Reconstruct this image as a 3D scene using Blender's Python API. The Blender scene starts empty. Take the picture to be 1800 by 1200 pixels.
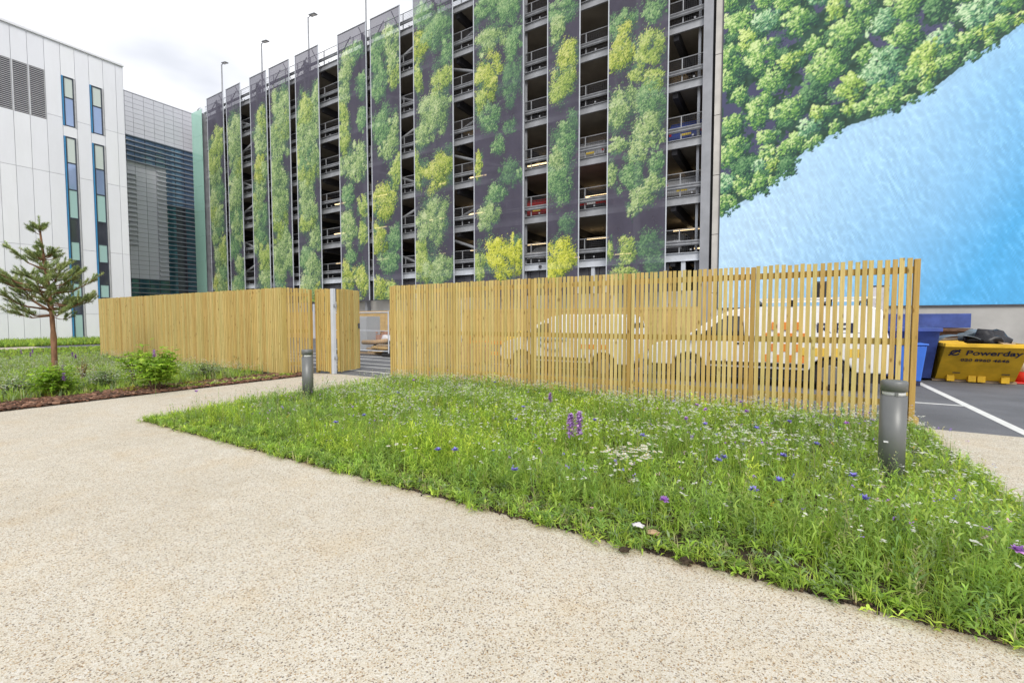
import bpy, bmesh, math, random
import numpy as np
from mathutils import Vector, Matrix, Euler

random.seed(7)
rng = np.random.default_rng(11)
SC = bpy.context.scene
COL = SC.collection
R = math.radians

# ------------------------------------------------------------------ camera, sky, sun, exposure
CAM_H, YAW, HORIZON, FPX = 1.5, R(31.0), 562.0, 800.0     # photo pixels (1800 wide): 16 mm lens on a 36 mm sensor
PITCH = math.atan((600.0 - HORIZON) / FPX)
cam_d = bpy.data.cameras.new('camera')
cam_d.lens, cam_d.sensor_width = 16.0, 36.0
cam_d.clip_start, cam_d.clip_end = 0.05, 4000.0
cam = bpy.data.objects.new('camera', cam_d)
COL.objects.link(cam)
cam.location = (0, 0, CAM_H)
cam.rotation_euler = (R(90) - PITCH, 0, YAW)
SC.camera = cam

SUN_EL, SUN_AZ = R(40), math.atan2(0.62, -0.78)           # sun behind the camera, a little to the right
sun_dir = Vector((math.sin(SUN_AZ) * math.cos(SUN_EL), math.cos(SUN_AZ) * math.cos(SUN_EL), math.sin(SUN_EL)))
W = bpy.data.worlds.new('World')
SC.world = W
W.use_nodes = True
wn, wl = W.node_tree.nodes, W.node_tree.links
wn.clear()
w_out = wn.new('ShaderNodeOutputWorld')
w_bg = wn.new('ShaderNodeBackground')
w_bg.inputs['Strength'].default_value = 0.1
w_sky = wn.new('ShaderNodeTexSky')
w_sky.sky_type = 'NISHITA'
w_sky.sun_disc = False
w_sky.sun_elevation = SUN_EL
w_sky.sun_rotation = SUN_AZ
w_tc = wn.new('ShaderNodeTexCoord')
w_map = wn.new('ShaderNodeMapping')
w_map.inputs['Scale'].default_value = (1.0, 1.0, 2.2)
w_map.inputs['Location'].default_value = (0.35, 0.2, 0.1)
w_noise = wn.new('ShaderNodeTexNoise')
w_noise.inputs['Scale'].default_value = 1.7
w_noise.inputs['Detail'].default_value = 5.0
w_noise.inputs['Roughness'].default_value = 0.5
w_ramp = wn.new('ShaderNodeValToRGB')
w_ramp.color_ramp.elements[0].position = 0.40
w_ramp.color_ramp.elements[0].color = (0.58, 0.60, 0.65, 1)
w_ramp.color_ramp.elements[1].position = 0.58
w_ramp.color_ramp.elements[1].color = (0.98, 0.98, 1.0, 1)
w_gain = wn.new('ShaderNodeVectorMath')
w_gain.operation = 'SCALE'
w_gain.inputs['Scale'].default_value = 9.0
w_mix = wn.new('ShaderNodeMixRGB')
w_mix.inputs['Fac'].default_value = 0.92
wl.new(w_tc.outputs['Generated'], w_map.inputs['Vector'])
wl.new(w_map.outputs['Vector'], w_noise.inputs['Vector'])
wl.new(w_noise.outputs['Fac'], w_ramp.inputs['Fac'])
wl.new(w_ramp.outputs['Color'], w_gain.inputs[0])
wl.new(w_sky.outputs['Color'], w_mix.inputs['Color1'])
wl.new(w_gain.outputs['Vector'], w_mix.inputs['Color2'])
wl.new(w_mix.outputs['Color'], w_bg.inputs['Color'])
wl.new(w_bg.outputs['Background'], w_out.inputs['Surface'])

sun_l = bpy.data.lights.new('sun', 'SUN')
sun_l.energy = 1.5
sun_l.angle = R(22)
sun_l.color = (1.0, 0.955, 0.88)
sun_o = bpy.data.objects.new('sun', sun_l)
COL.objects.link(sun_o)
sun_o.rotation_euler = sun_dir.to_track_quat('Z', 'Y').to_euler()

vs = SC.view_settings
vs.view_transform = 'Standard'
vs.look = 'None'
vs.exposure = 0.66
vs.gamma = 1.0
vs.use_curve_mapping = False
SC.cycles.max_bounces = 6
SC.cycles.transparent_max_bounces = 12
SC.cycles.use_denoising = True

# ------------------------------------------------------------------ survey: photo pixel -> point on a known plane of the place
_f = Vector((-math.sin(YAW), math.cos(YAW), 0))
_r = Vector((math.cos(YAW), math.sin(YAW), 0))
_fw = _f * math.cos(PITCH) + Vector((0, 0, -math.sin(PITCH)))
_up = _f * math.sin(PITCH) + Vector((0, 0, math.cos(PITCH)))
def ray(x, y): return _fw * FPX + _r * (x - 900.0) + _up * (600.0 - y)
def on_z(x, y, z=0.0):
    d = ray(x, y); t = (z - CAM_H) / d.z
    return Vector((d.x * t, d.y * t, z))
def on_y(x, y, Y):
    d = ray(x, y); t = Y / d.y
    return Vector((d.x * t, Y, CAM_H + d.z * t))
def on_x(x, y, X):
    d = ray(x, y); t = X / d.x
    return Vector((X, d.y * t, CAM_H + d.z * t))

# ------------------------------------------------------------------ helpers: objects
def link(o, parent=None):
    COL.objects.link(o)
    if parent is not None: o.parent = parent
    return o
def tag(o, label=None, cat=None, group=None, kind=None):
    if label: o['label'] = label
    if cat: o['category'] = cat
    if group: o['group'] = group
    if kind: o['kind'] = kind
    return o
def empty(name, loc=(0, 0, 0), rz=0.0, label=None, cat=None, group=None):
    o = bpy.data.objects.new(name, None)
    o.empty_display_size = 0.2
    link(o)
    o.location = loc
    o.rotation_euler = (0, 0, rz)
    return tag(o, label, cat, group)
def copy_tree(o, parent=None):
    c = o.copy()
    COL.objects.link(c)
    c.parent = parent
    for ch in list(o.children): copy_tree(ch, c)
    return c

class MB:
    """collects boxes, bars, tubes and faces into one mesh"""
    def __init__(s): s.v, s.f = [], []
    def add(s, verts, faces):
        n = len(s.v)
        s.v += [tuple(p) for p in verts]
        s.f += [tuple(i + n for i in f) for f in faces]
        return s
    def box(s, x0, x1, y0, y1, z0, z1):
        return s.add([(x0, y0, z0), (x1, y0, z0), (x1, y1, z0), (x0, y1, z0), (x0, y0, z1), (x1, y0, z1), (x1, y1, z1), (x0, y1, z1)],
                     [(0, 3, 2, 1), (4, 5, 6, 7), (0, 1, 5, 4), (1, 2, 6, 5), (2, 3, 7, 6), (3, 0, 4, 7)])
    def cb(s, c, d): return s.box(c[0] - d[0] / 2, c[0] + d[0] / 2, c[1] - d[1] / 2, c[1] + d[1] / 2, c[2] - d[2] / 2, c[2] + d[2] / 2)
    def bar(s, a, b, w, h=None, up=(0, 0, 1)):
        a, b = Vector(a), Vector(b); h = h or w
        d = (b - a).normalized(); u = Vector(up)
        if abs(d.dot(u)) > 0.98: u = Vector((0, 1, 0))
        p = d.cross(u).normalized(); q = p.cross(d)
        c = [(-1, -1), (1, -1), (1, 1), (-1, 1)]
        return s.add([a + p * (i * w / 2) + q * (j * h / 2) for i, j in c] + [b + p * (i * w / 2) + q * (j * h / 2) for i, j in c],
                     [(3, 2, 1, 0), (4, 5, 6, 7), (0, 1, 5, 4), (1, 2, 6, 5), (2, 3, 7, 6), (3, 0, 4, 7)])
    def tube(s, pts, rad, n=8, cap=True):
        pts = [Vector(p) for p in pts]
        rads = rad if isinstance(rad, (list, tuple)) else [rad] * len(pts)
        base = len(s.v); ref = Vector((0.31, 0.17, 0.93)).normalized()
        for i, p in enumerate(pts):
            d = (pts[min(i + 1, len(pts) - 1)] - pts[max(i - 1, 0)]).normalized()
            u = d.cross(ref if abs(d.dot(ref)) < 0.97 else Vector((1, 0, 0))).normalized(); w = d.cross(u)
            for k in range(n):
                a = 2 * math.pi * k / n
                s.v.append(tuple(p + (u * math.cos(a) + w * math.sin(a)) * rads[i]))
        for i in range(len(pts) - 1):
            for k in range(n):
                s.f.append((base + i * n + k, base + i * n + (k + 1) % n, base + (i + 1) * n + (k + 1) % n, base + (i + 1) * n + k))
        if cap:
            s.f.append(tuple(base + k for k in range(n))[::-1])
            s.f.append(tuple(base + (len(pts) - 1) * n + k for k in range(n)))
        return s
    def lathe(s, prof, n=24, c=(0, 0, 0)):
        base = len(s.v)
        for r_, z in prof:
            for k in range(n):
                a = 2 * math.pi * k / n
                s.v.append((c[0] + r_ * math.cos(a), c[1] + r_ * math.sin(a), c[2] + z))
        for i in range(len(prof) - 1):
            for k in range(n):
                s.f.append((base + i * n + k, base + i * n + (k + 1) % n, base + (i + 1) * n + (k + 1) % n, base + (i + 1) * n + k))
        s.f.append(tuple(base + k for k in range(n))[::-1])
        s.f.append(tuple(base + (len(prof) - 1) * n + k for k in range(n)))
        return s
    def prism(s, poly, y0, y1, axis='y'):
        n = len(poly)
        def P(a, b, t): return {'y': (a, t, b), 'x': (t, a, b), 'z': (a, b, t)}[axis]
        vs_ = [P(a, b, y0) for a, b in poly] + [P(a, b, y1) for a, b in poly]
        return s.add(vs_, [tuple(range(n)), tuple(range(2 * n - 1, n - 1, -1))] + [(i, (i + 1) % n + 0, (i + 1) % n + n, i + n)[::-1] for i in range(n)])
    def mesh(s, name, mat, smooth=False):
        me = bpy.data.meshes.new(name)
        me.from_pydata(s.v, [], s.f)
        bm = bmesh.new(); bm.from_mesh(me)
        bmesh.ops.recalc_face_normals(bm, faces=bm.faces)
        bm.to_mesh(me); bm.free()
        if mat is not None: me.materials.append(mat)
        if smooth: me.polygons.foreach_set('use_smooth', [True] * len(me.polygons))
        return me
    def build(s, name, mat, parent=None, loc=None, smooth=False, bevel=0.0, seg=2):
        o = bpy.data.objects.new(name, s.mesh(name, mat, smooth))
        link(o, parent)
        if loc is not None: o.location = loc
        if bevel:
            m = o.modifiers.new('bevel', 'BEVEL'); m.width = bevel; m.segments = seg; m.limit_method = 'ANGLE'; m.angle_limit = R(35)
        return o

def inst(name, me, parent, loc, rot=(0, 0, 0), scale=None):
    o = bpy.data.objects.new(name, me)
    link(o, parent)
    o.location = loc; o.rotation_euler = rot
    if scale is not None: o.scale = scale
    return o

# ------------------------------------------------------------------ helpers: materials
def lin(r, g, b, k=1.0):
    f = lambda c: (c / 255 / 12.92 if c / 255 <= 0.04045 else ((c / 255 + 0.055) / 1.055) ** 2.4) * k
    return (f(r), f(g), f(b))
class NT:
    def __init__(s, name):
        s.m = bpy.data.materials.new(name); s.m.use_nodes = True
        s.n, s.l = s.m.node_tree.nodes, s.m.node_tree.links
        s.b = s.n['Principled BSDF']; s.o = s.n['Material Output']
    def new(s, t, **kw):
        n = s.n.new('ShaderNode' + t)
        for k, v in kw.items():
            if k in n.inputs: n.inputs[k].default_value = v
            else: setattr(n, k, v)
        return n
    def link(s, a, b): s.l.new(a, b)
    def coords(s, kind='Object', scale=(1, 1, 1)):
        tc = s.new('TexCoord'); mp = s.new('Mapping'); mp.inputs['Scale'].default_value = scale
        s.link(tc.outputs[kind], mp.inputs['Vector']); return mp.outputs['Vector']
    def noise(s, vec, scale, detail=4.0, rough=0.55):
        n = s.new('TexNoise'); n.inputs['Scale'].default_value = scale; n.inputs['Detail'].default_value = detail; n.inputs['Roughness'].default_value = rough
        s.link(vec, n.inputs['Vector']); return n.outputs['Fac']
    def ramp(s, fac, stops):
        n = s.new('ValToRGB'); cr = n.color_ramp
        while len(cr.elements) < len(stops): cr.elements.new(0.5)
        for e, (p, c) in zip(cr.elements, stops): e.position = p; e.color = (*c, 1) if len(c) == 3 else c
        s.link(fac, n.inputs['Fac']); return n.outputs['Color']
    def mix(s, fac, a, b, mode='MIX'):
        n = s.new('MixRGB', blend_type=mode)
        for v, i in ((fac, 'Fac'), (a, 'Color1'), (b, 'Color2')):
            if isinstance(v, (int, float)): n.inputs[i].default_value = v
            elif isinstance(v, tuple): n.inputs[i].default_value = (*v, 1)
            else: s.link(v, n.inputs[i])
        return n.outputs['Color']
    def bump(s, h, strength=0.3, dist=0.01):
        n = s.new('Bump'); n.inputs['Strength'].default_value = strength; n.inputs['Distance'].default_value = dist
        s.link(h, n.inputs['Height']); s.link(n.outputs['Normal'], s.b.inputs['Normal'])
    def color(s, c):
        if isinstance(c, tuple): s.b.inputs['Base Color'].default_value = (*c, 1)
        else: s.link(c, s.b.inputs['Base Color'])
    def set(s, rough=0.6, metal=0.0, spec=0.5):
        s.b.inputs['Roughness'].default_value = rough; s.b.inputs['Metallic'].default_value = metal
        s.b.inputs['Specular IOR Level'].default_value = spec
def plain(name, c, rough=0.6, metal=0.0, var=0.12, scale=3.0, bump=0.0, spec=0.4, stretch=(1, 1, 1)):
    t = NT(name); v = t.coords('Object', stretch)
    n = t.noise(v, scale, 5)
    d = tuple(x * (1 - var) for x in c); u = tuple(min(1, x * (1 + var)) for x in c)
    t.color(t.ramp(n, [(0.3, d), (0.7, u)])); t.set(rough, metal, spec)
    if bump: t.bump(t.noise(v, scale * 14, 4), bump, 0.004)
    return t.m

M = {}
M['steel'] = plain('galvanised_steel', (0.33, 0.34, 0.36), 0.5, 0.25, 0.15, 2.0)
M['steel_pale'] = plain('painted_pale_steel', (0.52, 0.55, 0.60), 0.5, 0.0, 0.10, 2.0)
M['steel_dark'] = plain('dark_steel', (0.075, 0.075, 0.085), 0.5, 0.1, 0.2, 3.0)
M['column'] = plain('column_steel', (0.30, 0.31, 0.335), 0.55, 0.1, 0.12, 1.5)
M['barrier'] = plain('barrier_steel', (0.27, 0.28, 0.30), 0.5, 0.15, 0.18, 4.0)
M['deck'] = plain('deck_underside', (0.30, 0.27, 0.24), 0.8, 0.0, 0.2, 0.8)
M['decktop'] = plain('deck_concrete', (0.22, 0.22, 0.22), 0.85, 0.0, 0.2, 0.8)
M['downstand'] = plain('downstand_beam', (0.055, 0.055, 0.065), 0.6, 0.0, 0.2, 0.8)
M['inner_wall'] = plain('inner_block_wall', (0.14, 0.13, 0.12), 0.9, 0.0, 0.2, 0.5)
M['concrete'] = plain('concrete', (0.42, 0.41, 0.39), 0.85, 0.0, 0.16, 0.9, 0.25)
M['precast'] = plain('precast_concrete', (0.52, 0.50, 0.47), 0.85, 0.0, 0.14, 1.4, 0.2)
M['dark_clad'] = plain('dark_cladding', (0.085, 0.085, 0.10), 0.5, 0.1, 0.15, 2.0)
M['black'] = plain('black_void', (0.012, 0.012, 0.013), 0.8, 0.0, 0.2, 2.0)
M['white_clad'] = plain('white_cladding', (0.76, 0.77, 0.81), 0.38, 0.0, 0.025, 0.25, 0.0, 0.5)
M['grey_clad'] = plain('grey_cladding', (0.58, 0.585, 0.63), 0.40, 0.1, 0.06, 0.6)
M['grey_clad_joint'] = plain('cladding_joint', (0.11, 0.11, 0.125), 0.7)
M['joint'] = plain('white_cladding_joint', (0.50, 0.51, 0.54), 0.7)
M['frame'] = plain('window_frame', (0.045, 0.055, 0.075), 0.45, 0.0)
M['blue_trim'] = plain('blue_trim', (0.05, 0.24, 0.47), 0.4, 0.0, 0.05)
M['louvre'] = plain('louvre_metal', (0.46, 0.465, 0.48), 0.5, 0.1)
M['blade'] = plain('sunshade_blade', (0.30, 0.32, 0.36), 0.45, 0.1, 0.06)
M['spandrel'] = plain('teal_spandrel', (0.36, 0.55, 0.53), 0.12, 0.0, 0.05, 0.4, 0.0, 0.8)
M['blind'] = plain('pane_with_blind', (0.55, 0.62, 0.58), 0.12, 0.0, 0.04, 0.4, 0.0, 0.8)
M['sky_pane'] = plain('blue_tinted_pane', (0.30, 0.40, 0.62), 0.05, 0.35, 0.06, 0.5, 0.0, 0.9)
M['dark_pane'] = plain('dark_pane', (0.045, 0.05, 0.065), 0.04, 0.0, 0.25, 0.9, 0.0, 0.9)
M['teal_glass'] = plain('teal_glazing', (0.055, 0.17, 0.21), 0.05, 0.2, 0.4, 0.5, 0.0, 0.9)
M['sky_glass'] = plain('sky_reflection_glazing', (0.22, 0.34, 0.52), 0.06, 0.3, 0.2, 0.5, 0.0, 0.9)  # pale blue base colour carries the look of reflected sky
M['fin'] = plain('teal_glass_fin', (0.33, 0.56, 0.47), 0.12, 0.0, 0.06, 0.3, 0.0, 0.6)
M['bollard'] = plain('bollard_grey', (0.16, 0.165, 0.165), 0.42, 0.25, 0.06, 6.0)
M['lens'] = plain('bollard_lens', (0.62, 0.63, 0.62), 0.15, 0.0, 0.1, 20)
M['yellow'] = plain('yellow_skip_paint', (0.66, 0.40, 0.02), 0.55, 0.0, 0.22, 3.0, 0.12)
M['blue_skip'] = plain('blue_skip_paint', (0.05, 0.085, 0.30), 0.55, 0.0, 0.3, 3.5, 0.12)
M['blue_bin'] = plain('blue_bin_plastic', (0.05, 0.17, 0.66), 0.4, 0.0, 0.06)
M['navy'] = plain('navy_lettering', (0.02, 0.025, 0.07), 0.5)
M['white_print'] = plain('white_print', (0.7, 0.7, 0.72), 0.5)
M['orange'] = plain('orange_print', (0.75, 0.25, 0.05), 0.45)
M['yellow_print'] = plain('yellow_print', (0.75, 0.5, 0.08), 0.45)
M['grey_print'] = plain('grey_blue_print', (0.28, 0.36, 0.45), 0.45)
M['rust'] = plain('rusty_steel', (0.13, 0.075, 0.05), 0.8, 0.1, 0.4, 6.0, 0.2)
M['rubber'] = plain('tyre_rubber', (0.02, 0.02, 0.022), 0.8)
M['rim'] = plain('wheel_rim', (0.22, 0.225, 0.235), 0.4, 0.5)
M['black_plastic'] = plain('black_plastic', (0.018, 0.018, 0.022), 0.4, 0.0, 0.3, 6.0)
M['van_white'] = plain('white_van_paint', (0.78, 0.78, 0.78), 0.25, 0.0, 0.02, 1.0, 0.0, 0.5)
M['car_red'] = plain('red_car_paint', (0.36, 0.03, 0.03), 0.25, 0.1, 0.05)
M['car_blue'] = plain('blue_car_paint', (0.05, 0.08, 0.30), 0.25, 0.1, 0.05)
M['car_silver'] = plain('silver_car_paint', (0.45, 0.46, 0.48), 0.3, 0.4, 0.05)
M['plate'] = plain('number_plate_yellow', (0.75, 0.55, 0.08), 0.5)
M['head_lamp'] = plain('vehicle_lamp', (0.6, 0.62, 0.65), 0.1)
M['tail_lamp'] = plain('tail_lamp', (0.4, 0.02, 0.02), 0.2)
M['glass_dark'] = plain('vehicle_glass', (0.02, 0.023, 0.027), 0.05, 0.0, 0.1, 1.0, 0.0, 0.8)
M['red_plastic'] = plain('red_cone', (0.62, 0.035, 0.025), 0.5)
M['cone_white'] = plain('cone_sleeve', (0.66, 0.66, 0.68), 0.45)
M['cardboard'] = plain('cardboard', (0.42, 0.29, 0.17), 0.85, 0.0, 0.15)
M['grey_plastic'] = plain('grey_plastic_sheet', (0.16, 0.19, 0.22), 0.45, 0.0, 0.2)
M['cabinet'] = plain('grey_cabinet', (0.36, 0.37, 0.385), 0.5, 0.0, 0.06, 1.0)
M['ply'] = plain('plywood', (0.50, 0.34, 0.15), 0.75, 0.0, 0.16, 1.2, 0.0, 0.3, (1, 1, 6))
M['old_wood'] = plain('weathered_wood', (0.32, 0.24, 0.16), 0.85, 0.0, 0.35, 3.0, 0.2, 0.3, (1, 6, 6))
M['brick'] = plain('pink_brick', (0.42, 0.24, 0.18), 0.9, 0.0, 0.25, 8.0)
M['wrap'] = plain('plastic_wrap', (0.60, 0.58, 0.60), 0.3, 0.0, 0.15, 6.0)
M['line'] = plain('road_paint', (0.70, 0.70, 0.68), 0.8, 0.0, 0.12, 7.0)
M['lamp_head'] = plain('lamp_head', (0.20, 0.21, 0.22), 0.5, 0.2)
M['pole'] = plain('lamp_pole', (0.30, 0.31, 0.33), 0.5, 0.3)

t = NT('strip_light_tube')
t.b.inputs['Base Color'].default_value = (0.9, 0.8, 0.6, 1)
t.b.inputs['Emission Color'].default_value = (1.0, 0.74, 0.40, 1)
t.b.inputs['Emission Strength'].default_value = 1.6
M['tube'] = t.m

t = NT('white_cladding_panels'); oi = t.new('ObjectInfo'); v = t.coords('Object', (1, 1, 0.25))
cc = t.ramp(oi.outputs['Random'], [(0.0, (0.775, 0.79, 0.84)), (0.5, (0.805, 0.82, 0.87)), (1.0, (0.825, 0.84, 0.88))])
t.color(t.mix(1.0, cc, t.ramp(t.noise(v, 1.1, 6, 0.7), [(0.35, (0.955, 0.955, 0.95)), (0.6, (1, 1, 1))]), 'MULTIPLY')); t.set(0.32, 0, 0.5)
M['white_panel'] = t.m

# resin bound gravel: pale binder with tan, grey and dark stones
t = NT('resin_bound_gravel'); v = t.coords('Object')
vo = t.new('TexVoronoi', feature='F1'); vo.inputs['Scale'].default_value = 165.0
t.link(v, vo.inputs['Vector'])
sep = t.new('SeparateColor'); t.link(vo.outputs['Color'], sep.inputs['Color'])
stone = t.ramp(sep.outputs['Red'], [(0.0, lin(140, 130, 120)), (0.06, lin(170, 158, 144)), (0.12, lin(204, 194, 175)), (0.35, lin(219, 211, 194)), (0.7, lin(226, 220, 206)), (1.0, lin(232, 228, 219))])
tan = t.ramp(sep.outputs['Green'], [(0.0, lin(205, 176, 140)), (0.06, lin(226, 208, 184)), (0.12, (1, 1, 1)), (1.0, (1, 1, 1))])
stone = t.mix(1.0, stone, tan, 'MULTIPLY')
vo2 = t.new('TexVoronoi', feature='F1'); vo2.inputs['Scale'].default_value = 72.0; t.link(v, vo2.inputs['Vector'])
sep2 = t.new('SeparateColor'); t.link(vo2.outputs['Color'], sep2.inputs['Color'])
gt = t.new('Math', operation='GREATER_THAN'); t.link(sep2.outputs['Blue'], gt.inputs[0]); gt.inputs[1].default_value = 0.90
lt = t.new('Math', operation='LESS_THAN'); t.link(vo2.outputs['Distance'], lt.inputs[0]); lt.inputs[1].default_value = 0.36
mu = t.new('Math', operation='MULTIPLY'); t.link(gt.outputs[0], mu.inputs[0]); t.link(lt.outputs[0], mu.inputs[1])
stone = t.mix(mu.outputs[0], stone, t.ramp(sep2.outputs['Red'], [(0, lin(126, 118, 111)), (0.5, lin(170, 158, 144)), (1, lin(188, 164, 138))]))
big = t.noise(v, 0.55, 5, 0.6)
stone = t.mix(1.0, stone, t.ramp(big, [(0.3, (0.90, 0.885, 0.86)), (0.7, (1.0, 1.0, 1.0))]), 'MULTIPLY')
mid = t.noise(v, 5.0, 5, 0.7)
stone = t.mix(1.0, stone, t.ramp(mid, [(0.3, (0.93, 0.90, 0.85)), (0.6, (1, 1, 1))]), 'MULTIPLY')
warm = t.noise(v, 1.7, 6, 0.65)
stone = t.mix(1.0, stone, t.ramp(warm, [(0.30, (0.95, 0.955, 0.96)), (0.52, (1, 1, 1)), (0.66, (1.0, 0.965, 0.915))]), 'MULTIPLY')
sxyz = t.new('SeparateXYZ'); t.link(v, sxyz.inputs[0])                     # soil washed out of the bed along its front edge
dst = t.new('Math', operation='SUBTRACT'); dst.inputs[0].default_value = 2.95; t.link(sxyz.outputs['Y'], dst.inputs[1])
wob = t.noise(v, 3.5, 5, 0.7)
ad_ = t.new('Math', operation='MULTIPLY_ADD'); t.link(wob, ad_.inputs[0]); ad_.inputs[1].default_value = -0.55; t.link(dst.outputs[0], ad_.inputs[2])
xm = t.new('MapRange'); t.link(ad_.outputs[0], xm.inputs['Value']); xm.inputs['From Min'].default_value = -0.36; xm.inputs['From Max'].default_value = -0.12; xm.inputs['To Min'].default_value = 0.75; xm.inputs['To Max'].default_value = 0.0
gx = t.new('Math', operation='GREATER_THAN'); t.link(sxyz.outputs['X'], gx.inputs[0]); gx.inputs[1].default_value = -8.2
gy = t.new('Math', operation='LESS_THAN'); t.link(sxyz.outputs['Y'], gy.inputs[0]); gy.inputs[1].default_value = 3.0
gx2 = t.new('Math', operation='LESS_THAN'); t.link(sxyz.outputs['X'], gx2.inputs[0]); gx2.inputs[1].default_value = 1.68
gx3 = t.new('Math', operation='MULTIPLY'); t.link(gx.outputs[0], gx3.inputs[0]); t.link(gx2.outputs[0], gx3.inputs[1])
gxy = t.new('Math', operation='MULTIPLY'); t.link(gx3.outputs[0], gxy.inputs[0]); t.link(gy.outputs[0], gxy.inputs[1])
gm = t.new('Math', operation='MULTIPLY'); t.link(xm.outputs[0], gm.inputs[0]); t.link(gxy.outputs[0], gm.inputs[1])
stone = t.mix(gm.outputs[0], stone, t.mix(1.0, stone, (0.62, 0.49, 0.34), 'MULTIPLY'))
stone = t.mix(1.0, stone, (0.88, 0.88, 0.88), 'MULTIPLY')
t.color(stone); t.set(0.75, 0, 0.3); t.bump(vo.outputs['Distance'], 0.45, 0.004)
M['resin'] = t.m

t = NT('asphalt'); v = t.coords('Object')
n1 = t.noise(v, 140, 3, 0.7); n2 = t.noise(v, 0.8, 5, 0.6)
c = t.mix(1.0, t.ramp(n1, [(0.3, (0.085, 0.086, 0.095)), (0.7, (0.205, 0.207, 0.222))]), t.ramp(n2, [(0.3, (0.8, 0.8, 0.8)), (0.7, (1.25, 1.25, 1.25))]), 'MULTIPLY')
t.color(c); t.set(0.85, 0, 0.3); t.bump(n1, 0.3, 0.004)
M['asphalt'] = t.m

t = NT('bed_soil'); v = t.coords('Object')
n1 = t.noise(v, 9, 6, 0.7)
t.color(t.ramp(n1, [(0.3, (0.022, 0.016, 0.011)), (0.7, (0.085, 0.062, 0.042))])); t.set(0.95, 0, 0.2); t.bump(t.noise(v, 40, 5), 0.8, 0.02)
M['soil'] = t.m

# treated softwood slats: each slat its own tone, grain along its length, a few knots
def timber(name, tint):
    t = NT(name); oi = t.new('ObjectInfo')
    tc = t.new('TexCoord'); mp = t.new('Mapping'); mp.inputs['Scale'].default_value = (26, 26, 1.1)
    off = t.new('VectorMath', operation='SCALE'); cmb = t.new('CombineXYZ')
    for i in 'XYZ': t.link(oi.outputs['Random'], cmb.inputs[i])
    t.link(cmb.outputs[0], off.inputs[0]); off.inputs['Scale'].default_value = 37.0
    ad = t.new('VectorMath', operation='ADD'); t.link(tc.outputs['Object'], ad.inputs[0]); t.link(off.outputs[0], ad.inputs[1])
    t.link(ad.outputs[0], mp.inputs['Vector'])
    g = t.noise(mp.outputs[0], 2.2, 5, 0.6)
    base = t.ramp(oi.outputs['Random'], [(0.0, tuple(a * b for a, b in zip(lin(180, 142, 76), tint))), (0.25, tuple(a * b for a, b in zip(lin(190, 155, 84), tint))),
                                        (0.5, tuple(a * b for a, b in zip(lin(196, 164, 96), tint))), (0.75, tuple(a * b for a, b in zip(lin(184, 158, 90), tint))), (1.0, tuple(a * b for a, b in zip(lin(178, 142, 76), tint)))])
    c = t.mix(1.0, base, t.ramp(g, [(0.25, (0.74, 0.70, 0.62)), (0.5, (0.96, 0.95, 0.93)), (0.75, (1.1, 1.1, 1.08))]), 'MULTIPLY')
    big = t.noise(ad.outputs[0], 1.3, 3, 0.5)
    c = t.mix(1.0, c, t.ramp(big, [(0.3, (0.88, 0.90, 0.84)), (0.7, (1.06, 1.03, 1.0))]), 'MULTIPLY')
    kn = t.new('TexVoronoi', feature='F1'); mp2 = t.new('Mapping'); mp2.inputs['Scale'].default_value = (9, 9, 3.4)
    t.link(ad.outputs[0], mp2.inputs['Vector']); t.link(mp2.outputs[0], kn.inputs['Vector']); kn.inputs['Scale'].default_value = 1.0
    k = t.ramp(kn.outputs['Distance'], [(0.07, (0.40, 0.30, 0.20)), (0.17, (1, 1, 1))])
    t.color(t.mix(0.8, c, k, 'MULTIPLY')); t.set(0.7, 0, 0.25); t.bump(g, 0.25, 0.003)
    return t.m
M['timber'] = timber('treated_softwood', (1.11, 1.29, 1.74))
M['timber_dark'] = timber('treated_softwood_rail', (0.92, 1.0, 1.15))

def leafy(name, rough=0.55, trans=0.5, attr='tint', gain=1.0):
    t = NT(name)
    a = t.new('Attribute', attribute_name=attr)
    v = t.coords('Object'); n = t.noise(v, 5.0, 3)
    c = t.mix(1.0, a.outputs['Color'], t.ramp(n, [(0.3, (0.85 * gain, 0.85 * gain, 0.85 * gain)), (0.7, (1.12 * gain, 1.12 * gain, 1.08 * gain))]), 'MULTIPLY')
    t.color(c); t.set(rough, 0, 0.3)
    tr = t.new('BsdfTranslucent'); t.link(c, tr.inputs['Color'])
    mx = t.new('MixShader'); mx.inputs['Fac'].default_value = trans
    t.link(t.b.outputs[0], mx.inputs[1]); t.link(tr.outputs[0], mx.inputs[2]); t.link(mx.outputs[0], t.o.inputs['Surface'])
    return t.m
M['leaf'] = leafy('leaf')
M['petal'] = leafy('petal', 0.6, 0.3)
M['needle'] = leafy('needle', 0.5, 0.15)
M['chip'] = leafy('bark_chip', 0.9, 0.0)
M['bark'] = plain('pine_bark', (0.23, 0.125, 0.075), 0.9, 0.0, 0.45, 9.0, 0.8, 0.2, (1, 1, 0.35))
M['twig'] = plain('twig', (0.16, 0.10, 0.06), 0.9, 0.0, 0.3, 9.0)

# printed artwork: the colours of the print are stored per point ('print'); mesh banners are perforated, so a share of the light passes
def printed(name, through):
    t = NT(name); a = t.new('Attribute', attribute_name='print')
    t.color(a.outputs['Color']); t.set(0.6, 0, 0.25)
    if through:
        tp = t.new('BsdfTransparent'); mx = t.new('MixShader'); mx.inputs['Fac'].default_value = through
        t.link(t.b.outputs[0], mx.inputs[1]); t.link(tp.outputs[0], mx.inputs[2]); t.link(mx.outputs[0], t.o.inputs['Surface'])
    return t.m
M['print_wall'] = printed('mural_print', 0.0)
M['print_mesh'] = printed('perforated_banner_print', 0.24)

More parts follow.
